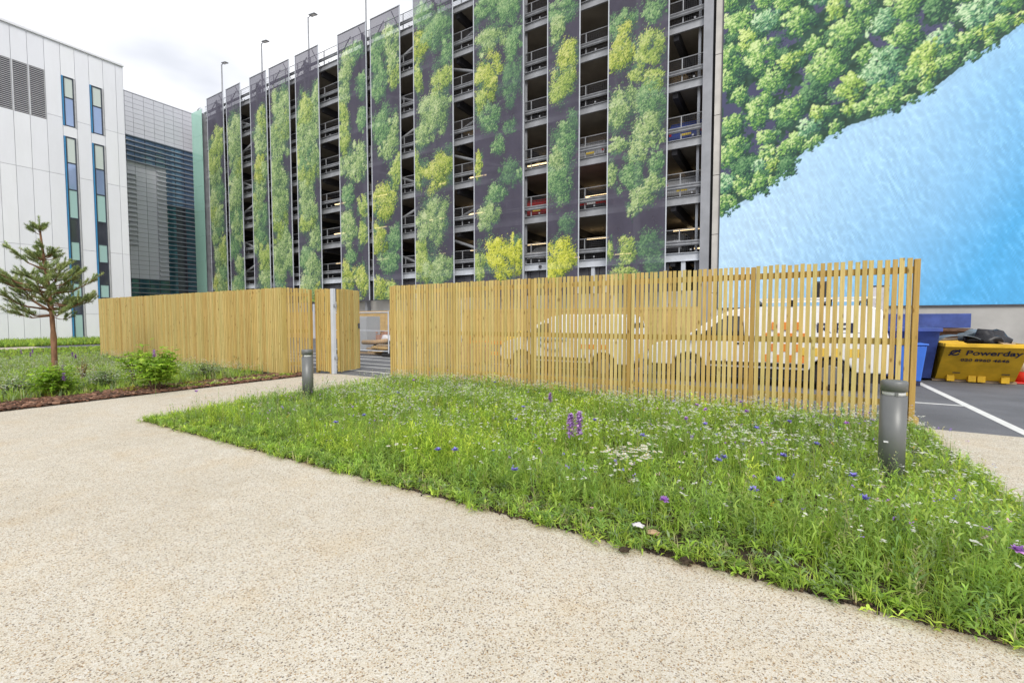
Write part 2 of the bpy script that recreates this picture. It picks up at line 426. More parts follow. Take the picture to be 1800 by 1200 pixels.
# ------------------------------------------------------------------ the ground
def sheet(name, poly, z, mat, kind='structure'):
    me = bpy.data.meshes.new(name)
    bm = bmesh.new()
    bm.faces.new([bm.verts.new((x, y, z)) for x, y in poly])
    bmesh.ops.recalc_face_normals(bm, faces=bm.faces)
    for f in bm.faces:
        if f.normal.z < 0: f.normal_flip()
    bm.to_mesh(me); bm.free(); me.materials.append(mat)
    return tag(link(bpy.data.objects.new(name, me)), kind=kind)
sheet('ground', [(-900, -900), (900, -900), (900, 900), (-900, 900)], -0.02, M['asphalt'])
yard = sheet('car_yard', [(-53, 8.0), (40, 8.0), (40, 24.3), (-53, 24.3)], -0.006, M['asphalt'])
sheet('path', [(-48, -14), (40, -14), (40, 8.3), (-10.55, 8.3), (-11.3, 8.0), (-48, 8.0)], 0.0, M['resin'])
BED = (-8.15, 1.65, 2.92, 8.30)                       # the wildflower bed in front of the slatted screen
sheet('flower_bed', [(BED[0], BED[2]), (BED[1], BED[2]), (BED[1], BED[3]), (BED[0], BED[3])], 0.012, M['soil'])
LBED = (-33.0, -10.95, -3.0, 7.3)
sheet('planting_bed', [(-33, -3), (-10.95, -3), (-10.95, 7.6), (-11.6, 8.1), (-24, 8.1), (-24, 12), (-33, 12)], 0.012, M['soil'])
sheet('verge', [(-43.98, -12), (-36.2, -12), (-36.2, 15), (-43.98, 15)], 0.012, M['soil'])

def marking(x0, x1, y0, y1):
    me = MB().add([(x0, y0, 0), (x1, y0, 0), (x1, y1, 0), (x0, y1, 0)], [(0, 1, 2, 3)]).mesh('road_marking', M['line'])
    o = link(bpy.data.objects.new('road_marking', me), yard); o.location = (0, 0, -0.002); return o
for Y, xe in ((9.15, -3.5), (10.85, 2.70), (12.95, 1.2)): marking(-30, xe, Y - 0.05, Y + 0.05)
for Y in (10.05, 11.95): marking(-30, -8.8, Y - 0.05, Y + 0.05)
marking(2.70, 2.83, 8.36, 20)
marking(-9.1, -8.93, 8.4, 9.09)

# ------------------------------------------------------------------ white clad building on the left (face X = -44)
WX = -44.0
top_px = [(-60, 9.5), (-14, 28), (15.5, 39.5), (45.5, 51.5), (75.5, 63.5), (104, 75), (129.5, 85), (154.5, 95), (179.5, 105), (202, 114), (215, 119)]
wy = [on_x(x, y, WX).y for x, y in top_px]
wtop = sum(on_x(x, y, WX).z for x, y in top_px[2:]) / len(top_px[2:])
step = wy[4] - wy[3]
while wy[0] > -6: wy.insert(0, wy[0] - step)
zj = [0.0, on_x(40, 551, WX).z, on_x(0, 425, WX).z, on_x(35, 292, WX).z, on_x(82, 199, WX).z, wtop]
wb = empty('white_building', (WX, wy[-1], 0), 0, 'white panel clad building with two tall columns of narrow windows', 'building')
def wpart(mb, name, mat, parent=wb, **k):
    o = mb.build(name, mat, None, **k)
    o.parent = parent
    o.matrix_parent_inverse = Matrix.Translation(parent.location).inverted() if parent is wb else Matrix.Identity(4)
    return o
wpart(MB().box(WX - 18, WX - 0.05, wy[0] - 0.5, wy[-1] - 0.02, 0, wtop - 0.05), 'wall', M['joint'])
wpart(MB().box(WX - 0.05, WX + 0.12, wy[0] - 0.5, wy[-1] + 0.05, wtop - 0.03, wtop + 0.12), 'coping', M['white_clad'], bevel=0.02)
wpart(MB().box(WX - 0.6, WX - 0.05, wy[-1] - 0.02, wy[-1] + 0.03, 0, wtop - 0.03), 'corner_panel', M['white_clad'])
wpart(MB().box(WX - 8, WX - 1.2, wy[0], on_x(45, 48, WX - 1.2).y, wtop, on_x(20, 38, WX - 1.2).z), 'plant_screen', M['white_clad'])
# window columns: bay k between joints
wi = {wy.index(on_x(104, 75, WX).y): 0, wy.index(on_x(154.5, 95, WX).y): 1}
zpx = lambda y, x=119: on_x(x, y, WX).z
WIN_TOP = (zpx(222), zpx(136))
STRIP = (zpx(594, 151), zpx(241, 122))
segs = [(zpx(172), zpx(136), 'blind'), (zpx(222), zpx(172), 'sky_pane')]
strip_segs = [(287, 241, 'blind', 125), (334, 287, 'sky_pane', 128), (384, 334, 'spandrel', 130), (425, 384, 'dark_pane', 134), (458, 425, 'spandrel', 136), (498, 458, 'dark_pane', 140), (522, 498, 'spandrel', 143), (552, 522, 'dark_pane', 146), (594, 552, 'spandrel', 150)]
segs += [(zpx(a, x), zpx(b, x), m) for a, b, m, x in strip_segs]
def clad(y0, y1, z0, z1):
    if z1 - z0 < 0.05: return
    wpart(MB().box(WX - 0.049, WX + random.uniform(-0.002, 0.002), y0 + 0.011, y1 - 0.011, z0 + 0.011, z1 - 0.011), 'cladding_panel', M['white_panel'])
lk = wy.index(on_x(-14, 28, WX).y)
louvres = [(Vector((WX, wy[lk + i] + 0.07, 0)), Vector((WX, wy[lk + i + 1] - 0.05, 0))) for i in range(3)]
LZ = (on_x(65, 205, WX).z, on_x(65, 119, WX).z)
for k in range(len(wy) - 1):
    y0, y1 = wy[k], wy[k + 1]
    if k in wi:
        yw0, yw1 = y0 + 0.02, y1 - 0.02
        clad(y0, y1, WIN_TOP[1], zj[-1]); clad(y0, y1, STRIP[1], WIN_TOP[0]); clad(y0, y1, 0, STRIP[0])
        for (za, zb) in (WIN_TOP, STRIP):
            w = wpart(MB().box(WX - 0.04, WX + 0.01, yw0 + 0.07, yw0 + 0.14, za, zb).box(WX - 0.04, WX + 0.01, yw1 - 0.15, yw1 - 0.08, za, zb)
                      .box(WX - 0.04, WX + 0.01, yw0 + 0.14, yw1 - 0.15, za, za + 0.07).box(WX - 0.04, WX + 0.01, yw0 + 0.14, yw1 - 0.15, zb - 0.09, zb), 'window', M['frame'])
            MB().box(WX - 0.04, WX + 0.05, yw0 + 0.0, yw0 + 0.07, za, zb).build('blue_jamb', M['blue_trim'], w)
            MB().box(WX - 0.04, WX + 0.035, yw1 - 0.08, yw1, za, zb).build('jamb', M['louvre'], w)
            for s0, s1, m in segs:
                if s0 < za - 0.05 or s1 > zb + 0.05: continue
                MB().box(WX - 0.045, WX - 0.025, yw0 + 0.14, yw1 - 0.15, s0 + 0.04, s1 - 0.04).build('pane', M[m], w)
                if s0 > za + 0.1: MB().box(WX - 0.04, WX + 0.004, yw0 + 0.14, yw1 - 0.15, s0 - 0.04, s0 + 0.04).build('transom', M['frame'], w)
        continue
    holes = []
    for a, b in louvres:
        if a.y >= y0 - 0.05 and b.y <= y1 + 0.05: holes = [(a.y, b.y)]
    for j in range(len(zj) - 1):
        z0, z1 = zj[j], zj[j + 1]
        if holes and z1 > LZ[0] and z0 < LZ[1]:
            if z1 > LZ[1]: clad(y0, y1, LZ[1], z1)
            if z0 < LZ[0]: clad(y0, y1, z0, LZ[0])
            a_, b_ = max(z0, LZ[0]), min(z1, LZ[1])
            clad(y0, holes[0][0], a_, b_); clad(holes[0][1], y1, a_, b_)
        else: clad(y0, y1, z0, z1)
for (a, b) in louvres:
    lv = wpart(MB().box(WX - 0.045, WX - 0.03, a.y, b.y, LZ[0], LZ[1]), 'louvre_vent', M['dark_clad'])
    mb = MB(); n = 26
    for i in range(n):
        z = LZ[0] + (i + 0.5) * (LZ[1] - LZ[0]) / n
        mb.add([(WX - 0.03, a.y, z + 0.035), (WX + 0.02, a.y, z - 0.025), (WX + 0.02, b.y, z - 0.025), (WX - 0.03, b.y, z + 0.035)], [(0, 1, 2, 3)])
    mb.box(WX - 0.04, WX + 0.022, a.y - 0.03, a.y, LZ[0], LZ[1]).box(WX - 0.04, WX + 0.022, b.y, b.y + 0.03, LZ[0], LZ[1])
    s = mb.build('blades', M['louvre'], lv); s['kind'] = 'stuff'

# ------------------------------------------------------------------ grey clad building behind it (face X = -52.8)
GX = -52.8
gcols = [on_x(x, y, GX).y for x, y in ((201, 153), (218, 159), (232.6, 164), (251.6, 170.5), (269.7, 177), (287.4, 183), (303.9, 188.5), (320.3, 194), (337.5, 200))]
gtop = on_x(337, 200, GX).z
gb = empty('grey_building', (GX, gcols[-1], 0), 0, 'grey tile clad office block with blue glazing and horizontal sunshades', 'building')
def gpart(mb, name, mat, parent=gb, **k):
    o = mb.build(name, mat, None, **k); o.parent = parent
    o.matrix_parent_inverse = Matrix.Translation(parent.location).inverted() if parent is gb else Matrix.Identity(4)
    return o
gpart(MB().box(GX - 20, GX - 0.06, 2.0, gcols[-1], 0, gtop - 0.02), 'wall', M['grey_clad_joint'])
gpart(MB().box(GX - 0.3, GX + 0.03, 2.0, gcols[-1] + 0.02, gtop - 0.02, gtop + 0.06), 'coping', M['grey_clad'])
RW = 0.44
band0, band1, base1 = 16.3, 18.6, 5.4
def tiles(c0, c1, z0, z1):
    n = round((z1 - z0) / RW); h = (z1 - z0) / n
    for c in range(c0, c1):
        w = gcols[c + 1] - gcols[c]
        me = MB().box(-0.058, 0.0, 0.012, w - 0.012, 0.012, h - 0.012).mesh('tile', M['grey_clad'])
        for i in range(n):
            o = inst('tile', me, gb, (0.0 + random.uniform(-0.003, 0.003), gcols[c] - gb.location.y, z0 + i * h))
tiles(0, 8, band1, gtop - 0.04)
tiles(0, 5, base1, band0)
def glass(c0, c1, z0, z1, rows):
    h = (z1 - z0) / rows
    for c in range(c0, c1):
        for i in range(rows):
            m = 'sky_glass' if z0 + i * h > 12.2 else 'teal_glass'
            if z0 + i * h < 12.2 and (c == 6): m = 'dark_pane'
            gpart(MB().box(GX - 0.058, GX - 0.03, gcols[c] + 0.03, gcols[c + 1] - 0.03, z0 + i * h + 0.03, z0 + (i + 1) * h - 0.03), 'pane', M[m])
glass(0, 5, band0, band1, 2)
glass(5, 8, base1, band1, 7)
glass(0, 8, 0.1, base1, 3)
def blades(y0, y1, z0, z1, mat='blade', depth=0.30):
    n = round((z1 - z0) / RW)
    me = MB().box(0, depth, y0, y1, -0.035, 0.035).mesh('sunshade', M[mat])
    for i in range(n + 1): inst('sunshade', me, gb, (0.004, -gb.location.y, z0 + i * (z1 - z0) / n))
blades(gcols[0], gcols[8], band0, band1)
blades(gcols[5], gcols[8], base1 + RW, band0 - RW)
blades(gcols[0], gcols[8], 0.5, base1)
blades(gcols[4], gcols[5] - 0.02, base1 + RW, band0 - RW, 'grey_clad', 0.26)
blades(gcols[0], gcols[2], base1 + 3.2, band0 - 1.2, 'grey_clad', 0.26)

# ------------------------------------------------------------------ the multi-storey car park (face Y = 24)
FY, XL, XR, DEEP = 24.0, -50.4, -3.1, 56.0
LV = [4.62 + 2.78 * k for k in range(7)]              # centre height of each edge beam
cp = empty('car_park', (XR, FY, 0), 0, 'multi storey steel framed car park with open decks', 'building')
def cpart(mb, name, mat, **k):
    o = mb.build(name, mat, None, **k); o.parent = cp
    o.matrix_parent_inverse = Matrix.Translation(cp.location).inverted(); return o
def cinst(name, me, loc): return inst(name, me, cp, (loc[0] - XR, loc[1] - FY, loc[2]))
colX = [-3.46, -6.8, -13.55, -20.35, -27.1, -33.9, -40.7, -47.5]
# decks, inner structure
for k, z in enumerate(LV):
    cpart(MB().box(XL, XR - 0.3, FY + 0.12, DEEP, z + 0.06, z + 0.2), 'deck', M['deck'])
    mb = MB()
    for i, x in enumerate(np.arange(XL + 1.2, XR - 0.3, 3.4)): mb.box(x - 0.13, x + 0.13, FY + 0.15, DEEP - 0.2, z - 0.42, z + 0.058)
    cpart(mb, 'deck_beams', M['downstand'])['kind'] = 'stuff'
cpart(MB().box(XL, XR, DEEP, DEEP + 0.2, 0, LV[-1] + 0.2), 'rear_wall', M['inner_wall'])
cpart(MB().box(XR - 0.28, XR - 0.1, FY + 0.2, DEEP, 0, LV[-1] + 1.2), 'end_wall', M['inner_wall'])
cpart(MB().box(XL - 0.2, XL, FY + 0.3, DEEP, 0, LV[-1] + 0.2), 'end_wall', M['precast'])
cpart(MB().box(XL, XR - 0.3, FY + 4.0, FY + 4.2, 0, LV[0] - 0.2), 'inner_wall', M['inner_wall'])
for x in colX:
    pale = x > -3.5
    w = 0.42 if pale else 0.24
    cpart(MB().box(x - w / 2, x + w / 2, FY - 0.22, FY - 0.20 + 0.02, 0, LV[-1] + 1.1).box(x - 0.02, x + 0.02, FY - 0.20, FY + 0.10, 0, LV[-1] + 1.1)
          .box(x - w / 2, x + w / 2, FY + 0.10, FY + 0.12, 0, LV[-1] + 1.1), 'column', M['column'])
cpart(MB().box(-3.98, -3.86, FY + 0.3, FY + 0.42, 0, LV[-1] + 0.2), 'downpipe', M['steel_pale'])
for y in (40.0, 48.0):
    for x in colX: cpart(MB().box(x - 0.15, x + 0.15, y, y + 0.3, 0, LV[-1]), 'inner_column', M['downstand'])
ends = sorted(colX + [XL + 0.2])
for a, b in zip(ends[:-1], ends[1:]):
    L_ = b - a - 0.06
    # edge beam as a channel: web and two flanges
    def beam(mat): return MB().box(0, L_, -0.02, 0.02, -0.21, 0.21).box(0, L_, -0.10, -0.02, -0.21, -0.185).box(0, L_, -0.10, -0.02, 0.185, 0.21).mesh('edge_beam', mat)
    bm_g, bm_p = beam(M['steel']), beam(M['steel_pale'])
    bar_me = MB().add([(0, 0, 0), (L_, 0, 0), (L_, -0.05, 0.06), (0, -0.05, 0.06), (0, -0.0, 0.13), (L_, -0.0, 0.13), (L_, -0.05, 0.20), (0, -0.05, 0.20), (0, 0, 0.26), (L_, 0, 0.26)],
                      [(0, 1, 2, 3), (3, 2, 5, 4), (4, 5, 6, 7), (7, 6, 9, 8)]).box(0, L_, 0.001, 0.02, 0.0, 0.26).mesh('crash_barrier', M['barrier'])
    post = MB()
    for x in np.arange(0.4, L_, 1.7): post.box(x - 0.025, x + 0.025, 0.03, 0.08, 0, 1.15)
    for x in np.arange(0.95, L_, 1.7): post.box(x - 0.04, x + 0.04, 0.03, 0.09, 0.12, 0.20)
    post_me = post.mesh('barrier_posts', M['steel'])
    rail_me = MB().tube([(0, 0.05, 1.17), (L_, 0.05, 1.17)], 0.025, 6).mesh('guard_rail', M['steel'])
    mesh = MB()
    fine = b > -22
    for x in np.arange(0.0, L_, 0.1 if fine else 0.2): mesh.box(x - 0.004, x + 0.004, 0.046, 0.054, 0.02, 1.15)
    for z in np.arange(0.05, 1.15, 0.1 if fine else 0.2): mesh.box(0, L_, 0.055, 0.061, z - 0.004, z + 0.004)
    mesh_me = mesh.mesh('guard_mesh', M['steel_dark'])
    for k, z in enumerate(LV):
        o = (a + 0.03, FY, z)
        cinst('edge_beam', bm_p if k == 0 else bm_g, o)
        cinst('crash_barrier', bar_me, (o[0], FY - 0.05, z + 0.55))
        cinst('barrier_posts', post_me, (o[0], FY, z + 0.2))['kind'] = 'stuff'
        cinst('guard_rail', rail_me, (o[0], FY, z + 0.2))
        cinst('guard_mesh', mesh_me, (o[0], FY, z + 0.2))['kind'] = 'stuff'
# diagonal wind bracing in three bays
for x0, x1 in ((-27.1, -20.35), (-20.35, -13.55), (-40.7, -47.5), (XL + 0.3, -47.5)):
    for k in range(6):
        a, b = (x0, x1) if k % 2 else (x1, x0)
        cpart(MB().tube([(a, FY + 0.3, LV[k] + 0.2), (b, FY + 0.3, LV[k + 1] - 0.2)], 0.10, 8), 'brace', M['steel'], smooth=True)
# strip lights under the lower decks
tube_me = MB().box(-0.75, 0.75, -0.05, 0.05, -0.04, 0.04).mesh('strip_light', M['tube'])
for k in range(0, 5):
    for i, x in enumerate((-5.4, -10.95, -15.5, -20.6, -24.6, -31.0, -36.5)):
        if k == 4 and i not in (0, 3): continue
        cinst('strip_light', tube_me, (x + 0.15 * (k % 2), FY + 5.0, LV[k] - 0.5))
        if k < 4 and i < 3: cinst('strip_light', tube_me, (x - 0.7, FY + 13.0, LV[k] - 0.5))
# ground storey: concrete plinth, dark cladding with ribs, a gap shut by a black panel for its shade, floodlights on the lowest beam
cpart(MB().box(XL, XR - 0.5, FY + 0.14, FY + 0.5, 0, 2.95), 'plinth', M['concrete'])
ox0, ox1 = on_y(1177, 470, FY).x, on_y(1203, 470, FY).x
mb = MB()
for x in np.arange(XL, XR - 0.4, 0.62):
    if x + 0.6 > ox0 and x < ox1: continue
    cpart(MB().box(x, x + 0.585, FY + 0.16, FY + 0.22, 2.955, LV[0] - 0.22), 'cladding_panel', M['dark_clad'])
cpart(MB().box(ox0, ox1, FY + 0.5, FY + 0.55, 2.955, LV[0] - 0.22), 'shade_panel', M['black'])  # black sheet across the gap, its colour stands in for the shade inside
for x in (-12.4, -10.3, -15.2, -21.4):
    cpart(MB().tube([(x, FY - 0.12, LV[0]), (x, FY - 0.22, LV[0] - 0.03)], 0.09, 12).box(x - 0.02, x + 0.02, FY - 0.12, FY - 0.02, LV[0] - 0.02, LV[0] + 0.02), 'floodlight', M['steel_dark'])
for x in (-4.45, -9.2, -14.3, -28.0):
    cpart(MB().box(x - 0.1, x + 0.1, FY - 0.02, FY + 0.12, 2.96, LV[0] - 0.22), 'cladding_post', M['steel_pale'])
# precast strip beside the mural and the wall that carries it
px0, px1 = -3.13, -2.66
for i in range(8):
    z0, z1 = 2.78 * i, 2.78 * (i + 1)
    cpart(MB().box(px0, px1, FY - 0.25, FY + 0.4, z0 + 0.012, z1 - 0.012), 'precast_panel', M['precast'], bevel=0.01)
cpart(MB().box(-3.24, px0 + 0.02, FY - 0.1, FY + 0.4, 0, 22.2), 'expansion_joint', M['black'])
cpart(MB().box(px1 - 0.02, 15.0, FY - 0.22, FY + 0.4, 0, 22.6), 'mural_wall', M['concrete'])
cpart(MB().box(XL, XR, FY + 0.14, FY + 0.3, LV[-1] + 0.2, LV[-1] + 0.35), 'roof_kerb', M['steel'])

# ------------------------------------------------------------------ printed artwork
def fbm(h, w, cells, seed, octaves=4, aspect=1.0):
    g = np.random.default_rng(seed); out = np.zeros((h, w)); amp = 1.0; tot = 0
    for o in range(octaves):
        ny, nx = int(cells * 2 ** o) + 2, int(cells * aspect * 2 ** o) + 2
        r_ = g.random((ny, nx)); y = np.linspace(0, ny - 1.001, h); x = np.linspace(0, nx - 1.001, w)
        yi, xi = y.astype(int), x.astype(int); fy, fx = (y - yi)[:, None], (x - xi)[None, :]
        fy, fx = fy * fy * (3 - 2 * fy), fx * fx * (3 - 2 * fx)
        a = r_[yi][:, xi]; b = r_[yi][:, xi + 1]; c = r_[yi + 1][:, xi]; d = r_[yi + 1][:, xi + 1]
        out += amp * ((a * (1 - fx) + b * fx) * (1 - fy) + (c * (1 - fx) + d * fx) * fy); tot += amp; amp *= 0.55
    return out / tot
PAL = {'sun': [lin(84, 106, 46), lin(146, 162, 56), lin(198, 206, 70), lin(226, 228, 88), lin(242, 242, 130)],
       'yellow': [lin(66, 88, 58), lin(112, 142, 70), lin(162, 182, 84), lin(200, 210, 106), lin(228, 230, 150)],
       'light':  [lin(72, 92, 84), lin(100, 134, 92), lin(144, 174, 112), lin(182, 206, 138), lin(216, 228, 178)],
       'green':  [lin(68, 86, 86), lin(80, 116, 88), lin(108, 150, 102), lin(142, 180, 122), lin(180, 206, 152)],
       'dark':   [lin(76, 84, 94), lin(76, 98, 92), lin(88, 120, 96), lin(106, 144, 106), lin(130, 164, 120)],
       'lime':   [lin(74, 94, 72), lin(112, 142, 80), lin(154, 180, 94), lin(190, 208, 116), lin(220, 228, 154)],
       'forest': [lin(44, 66, 70), lin(60, 104, 68), lin(104, 152, 82), lin(154, 192, 108), lin(206, 224, 160)],
       'forest2': [lin(46, 68, 80), lin(60, 106, 88), lin(96, 148, 108), lin(146, 190, 138), lin(202, 224, 184)],
       'forest3': [lin(50, 68, 58), lin(80, 120, 66), lin(132, 168, 80), lin(176, 202, 108), lin(214, 228, 156)],
       'forest4': [lin(38, 56, 66), lin(46, 80, 66), lin(66, 110, 78), lin(94, 138, 92), lin(128, 166, 116)]}
def paint(img, crowns, cell, g, density=1.0, grain=0.17, soft=0.5, form=0.26):
    """crowns: (cx, cy, rx, ry, palette) in metres from the lower left corner; each crown is a heap of leaf clumps, each clump a cluster of leaf dots"""
    h, w, _ = img.shape
    for cx, cy, rx, ry, pal in crowns:
        R0 = math.sqrt(rx * ry)
        K = int(np.clip(2.6 / grain ** 1.55 * min(1.0, R0 / 0.55), 10, 70))
        a = g.random(K) * 6.283; q = np.sqrt(g.random(K)) * g.uniform(0.72, 1.0, K)
        wob = 1 + 0.22 * np.sin(2 * a + g.random() * 6) + 0.16 * np.sin(3 * a + g.random() * 6) + 0.12 * np.sin(5 * a + g.random() * 6)
        lx, ly = np.cos(a) * q * wob, np.sin(a) * q * wob
        lr = grain * g.uniform(0.6, 1.5, K)
        order = np.argsort(-(q + g.normal(0, 0.25, K)))                    # outer clumps first, inner ones over them
        n = int(density * 9.0 * (R0 * grain / cell) ** 2) + 7
        li = np.repeat(order, n); N = len(li)
        gx, gy = g.normal(0, soft, N), g.normal(0, soft, N)
        x = cx + rx * (lx[li] + gx * lr[li]); y = cy + ry * (ly[li] + gy * lr[li])
        tone = g.normal(0, 0.10, K)
        lum = 0.44 + tone[li] + form * (ly[li] * 0.55 - lx[li] * 0.75) + 0.17 * (gy * 0.8 - gx * 0.6) / (2 * soft) + g.normal(0, 0.23, N)
        o = np.lexsort((lum, np.repeat(np.arange(K), n)))
        lum = np.clip(lum[o], 0, 0.999) * 4; x, y = x[o], y[o]
        P = np.array(PAL[pal]); i0 = lum.astype(int); f = (lum - i0)[:, None]
        c = P[i0] * (1 - f) + P[np.minimum(i0 + 1, 4)] * f
        ix, iy = (x / cell).astype(int), (y / cell).astype(int)
        for dx, dy in ((0, 0),):
            jx, jy = ix + dx, iy + dy
            ok = (jx >= 0) & (jx < w) & (jy >= 0) & (jy < h)
            img[jy[ok], jx[ok]] = c[ok]
def print_mesh(name, img, x0, z0, cell, Y, mat, parent):
    """a flat printed sheet in the plane Y, its ink colours stored per point"""
    h, w, _ = img.shape
    xs, zs = np.meshgrid(x0 + np.arange(w) * cell, z0 + np.arange(h) * cell)
    co = np.stack([xs.ravel(), np.full(h * w, Y), zs.ravel()], 1).astype(np.float32)
    i = (np.arange(h - 1)[:, None] * w + np.arange(w - 1)[None, :]).ravel()
    q = np.stack([i, i + 1, i + w + 1, i + w], 1).astype(np.int32)
    me = bpy.data.meshes.new(name)
    me.vertices.add(h * w); me.vertices.foreach_set('co', co.ravel())
    me.loops.add(q.size); me.loops.foreach_set('vertex_index', q.ravel())
    me.polygons.add(len(q)); me.polygons.foreach_set('loop_start', np.arange(0, q.size, 4, dtype=np.int32))
    at = me.attributes.new('print', 'FLOAT_COLOR', 'POINT')
    at.data.foreach_set('color', np.concatenate([img.reshape(-1, 3), np.ones((h * w, 1))], 1).astype(np.float32).ravel())
    me.materials.append(mat); me.update(); me.validate()
    o = link(bpy.data.objects.new(name, me))
    if parent is not None:
        o.parent = parent; o.matrix_parent_inverse = Matrix.Translation(parent.location).inverted()
    return o

# the mural: a forest seen from above beside blue water
MY, MX0, MX1, MZ0, MZ1, MC = FY - 0.30, on_y(1267, 300, FY - 0.3).x, 12.0, on_y(1700, 535.5, FY - 0.3).z, 20.4, 0.042
mw, mh = int((MX1 - MX0) / MC), int((MZ1 - MZ0) / MC)
X_ = (MX0 + np.arange(mw) * MC)[None, :]; Z_ = (MZ0 + np.arange(mh) * MC)[:, None]
shore_px = [(1266, 374), (1320, 345), (1376, 309), (1418, 262), (1493, 219), (1553, 197), (1623, 167), (1693, 113), (1763, 62), (1800, 38)]
sp = [on_y(x, y, MY) for x, y in shore_px]
slope = (sp[-1].z - sp[-4].z) / (sp[-1].x - sp[-4].x)
shx = [p.x for p in sp] + [sp[-1].x + 7]; shz = [p.z for p in sp] + [sp[-1].z + 7 * slope]
shore = np.interp(X_[0], shx, shz)[None, :] + 0.34 * (fbm(1, mw, 1, 3, 3, 10) - 0.5)
depth = np.clip((shore - Z_) / 9.0, 0, 1)                       # the print's own water colours: pale by the shore and low left, deeper to the right
right = np.clip((X_ - MX0) / 10.0, 0, 1) + 0 * Z_
deep = np.clip(0.06 + 0.95 * right * (0.40 + 0.85 * depth) + 0.25 * (fbm(mh, mw, 3, 5) - 0.5), 0, 1)[..., None]
wat = np.array(lin(190, 220, 244)) * (1 - deep) + np.array(lin(88, 174, 228)) * deep
sh = (np.arange(mh)[:, None] * 0.42).astype(int)
cols = (np.arange(mw)[None, :] + sh) % mw
def skew(f): return np.take_along_axis(f, cols, 1)
ridge = lambda f: (1 - np.abs(2 * f - 1)) ** 3
n1, n2, n3 = skew(fbm(mh, mw, 38, 8, 1, 4.2)), skew(fbm(mh, mw, 60, 9, 1, 3.0)), fbm(mh, mw, 6, 10, 3)
rip = ridge(n1) * 0.6 + ridge(n2) * 0.6
rip = (rip - rip.mean()) * (0.55 + 0.9 * n3)
wat = wat * (1 + 0.24 * rip[..., None]) + (0.08 * np.clip(rip - 0.25, 0, 1))[..., None]
img = wat.copy()
forest = Z_ > shore
img[forest] = np.array(lin(74, 76, 104)) * (0.75 + 0.5 * fbm(mh, mw, 8, 4)[forest])[:, None]
und = fbm(mh, mw, 22, 44, 4)
low = forest & ((und > 0.46) | (Z_ < shore + 1.1))
img[low] = np.array(lin(50, 76, 66)) * (0.45 + 1.1 * fbm(mh, mw, 90, 45, 2)[low])[:, None]
edge = (Z_ <= shore) & (Z_ > shore - 0.18)
img[edge] = img[edge] * 0.88
g = np.random.default_rng(21); cr = []
pts = []
for _ in range(9000):
    x, z = g.uniform(0, mw * MC), g.uniform(0, mh * MC)
    near = z + MZ0 - np.interp(x + MX0, shx, shz)
    if near < 0.12: continue
    rad = g.choice([g.uniform(0.38, 0.58), g.uniform(0.5, 0.8)]) if near > 1.3 else g.uniform(0.26, 0.46)
    if near < rad * 0.75: rad = max(0.2, near * 1.1)
    gap = 0.66 if near < 1.6 else 0.82
    if near > 2.0 and g.random() < 0.3: gap = 0.95
    if any((x - a) ** 2 + (z - b) ** 2 < (gap * (rad + c)) ** 2 for a, b, c in pts): continue
    pts.append((x, z, rad))
for x, z, rad in sorted(pts, key=lambda p: -p[1] + g.uniform(-1, 1)):
    near = z + MZ0 - np.interp(x + MX0, shx, shz)
    p = g.choice(['forest', 'forest2', 'forest3', 'forest4'], p=[0.54, 0.24, 0.10, 0.12] if near > 1.3 else [0.68, 0.12, 0.15, 0.05])
    cr.append((x, z, rad, rad * g.uniform(0.9, 1.15), p))
paint(img, [(x + 0.12, z - 0.1, r1 * 1.05, r2 * 1.05, 'forest4') for x, z, r1, r2, p in cr], MC, g, 0.9, 0.2, 0.6)
paint(img, cr, MC, g, 1.0, 0.13, 0.5, 0.46)
PRINT_GAIN = 1.0
mural = empty('mural', (MX0, MY, MZ0), 0, 'huge wall mural of green forest canopy meeting pale blue water', 'mural')
print_mesh('printed_sheet', img * PRINT_GAIN, MX0, MZ0, MC, MY, M['print_wall'], mural)
o = MB().box(MX0 - 0.02, MX1, MY + 0.005, MY + 0.06, MZ0 - 0.06, MZ0).box(MX0 - 0.05, MX0 - 0.001, MY + 0.005, MY + 0.06, MZ0, MZ1).build('edge_frame', M['steel_dark'])
o.parent = mural; o.matrix_parent_inverse = Matrix.Translation(mural.location).inverted()

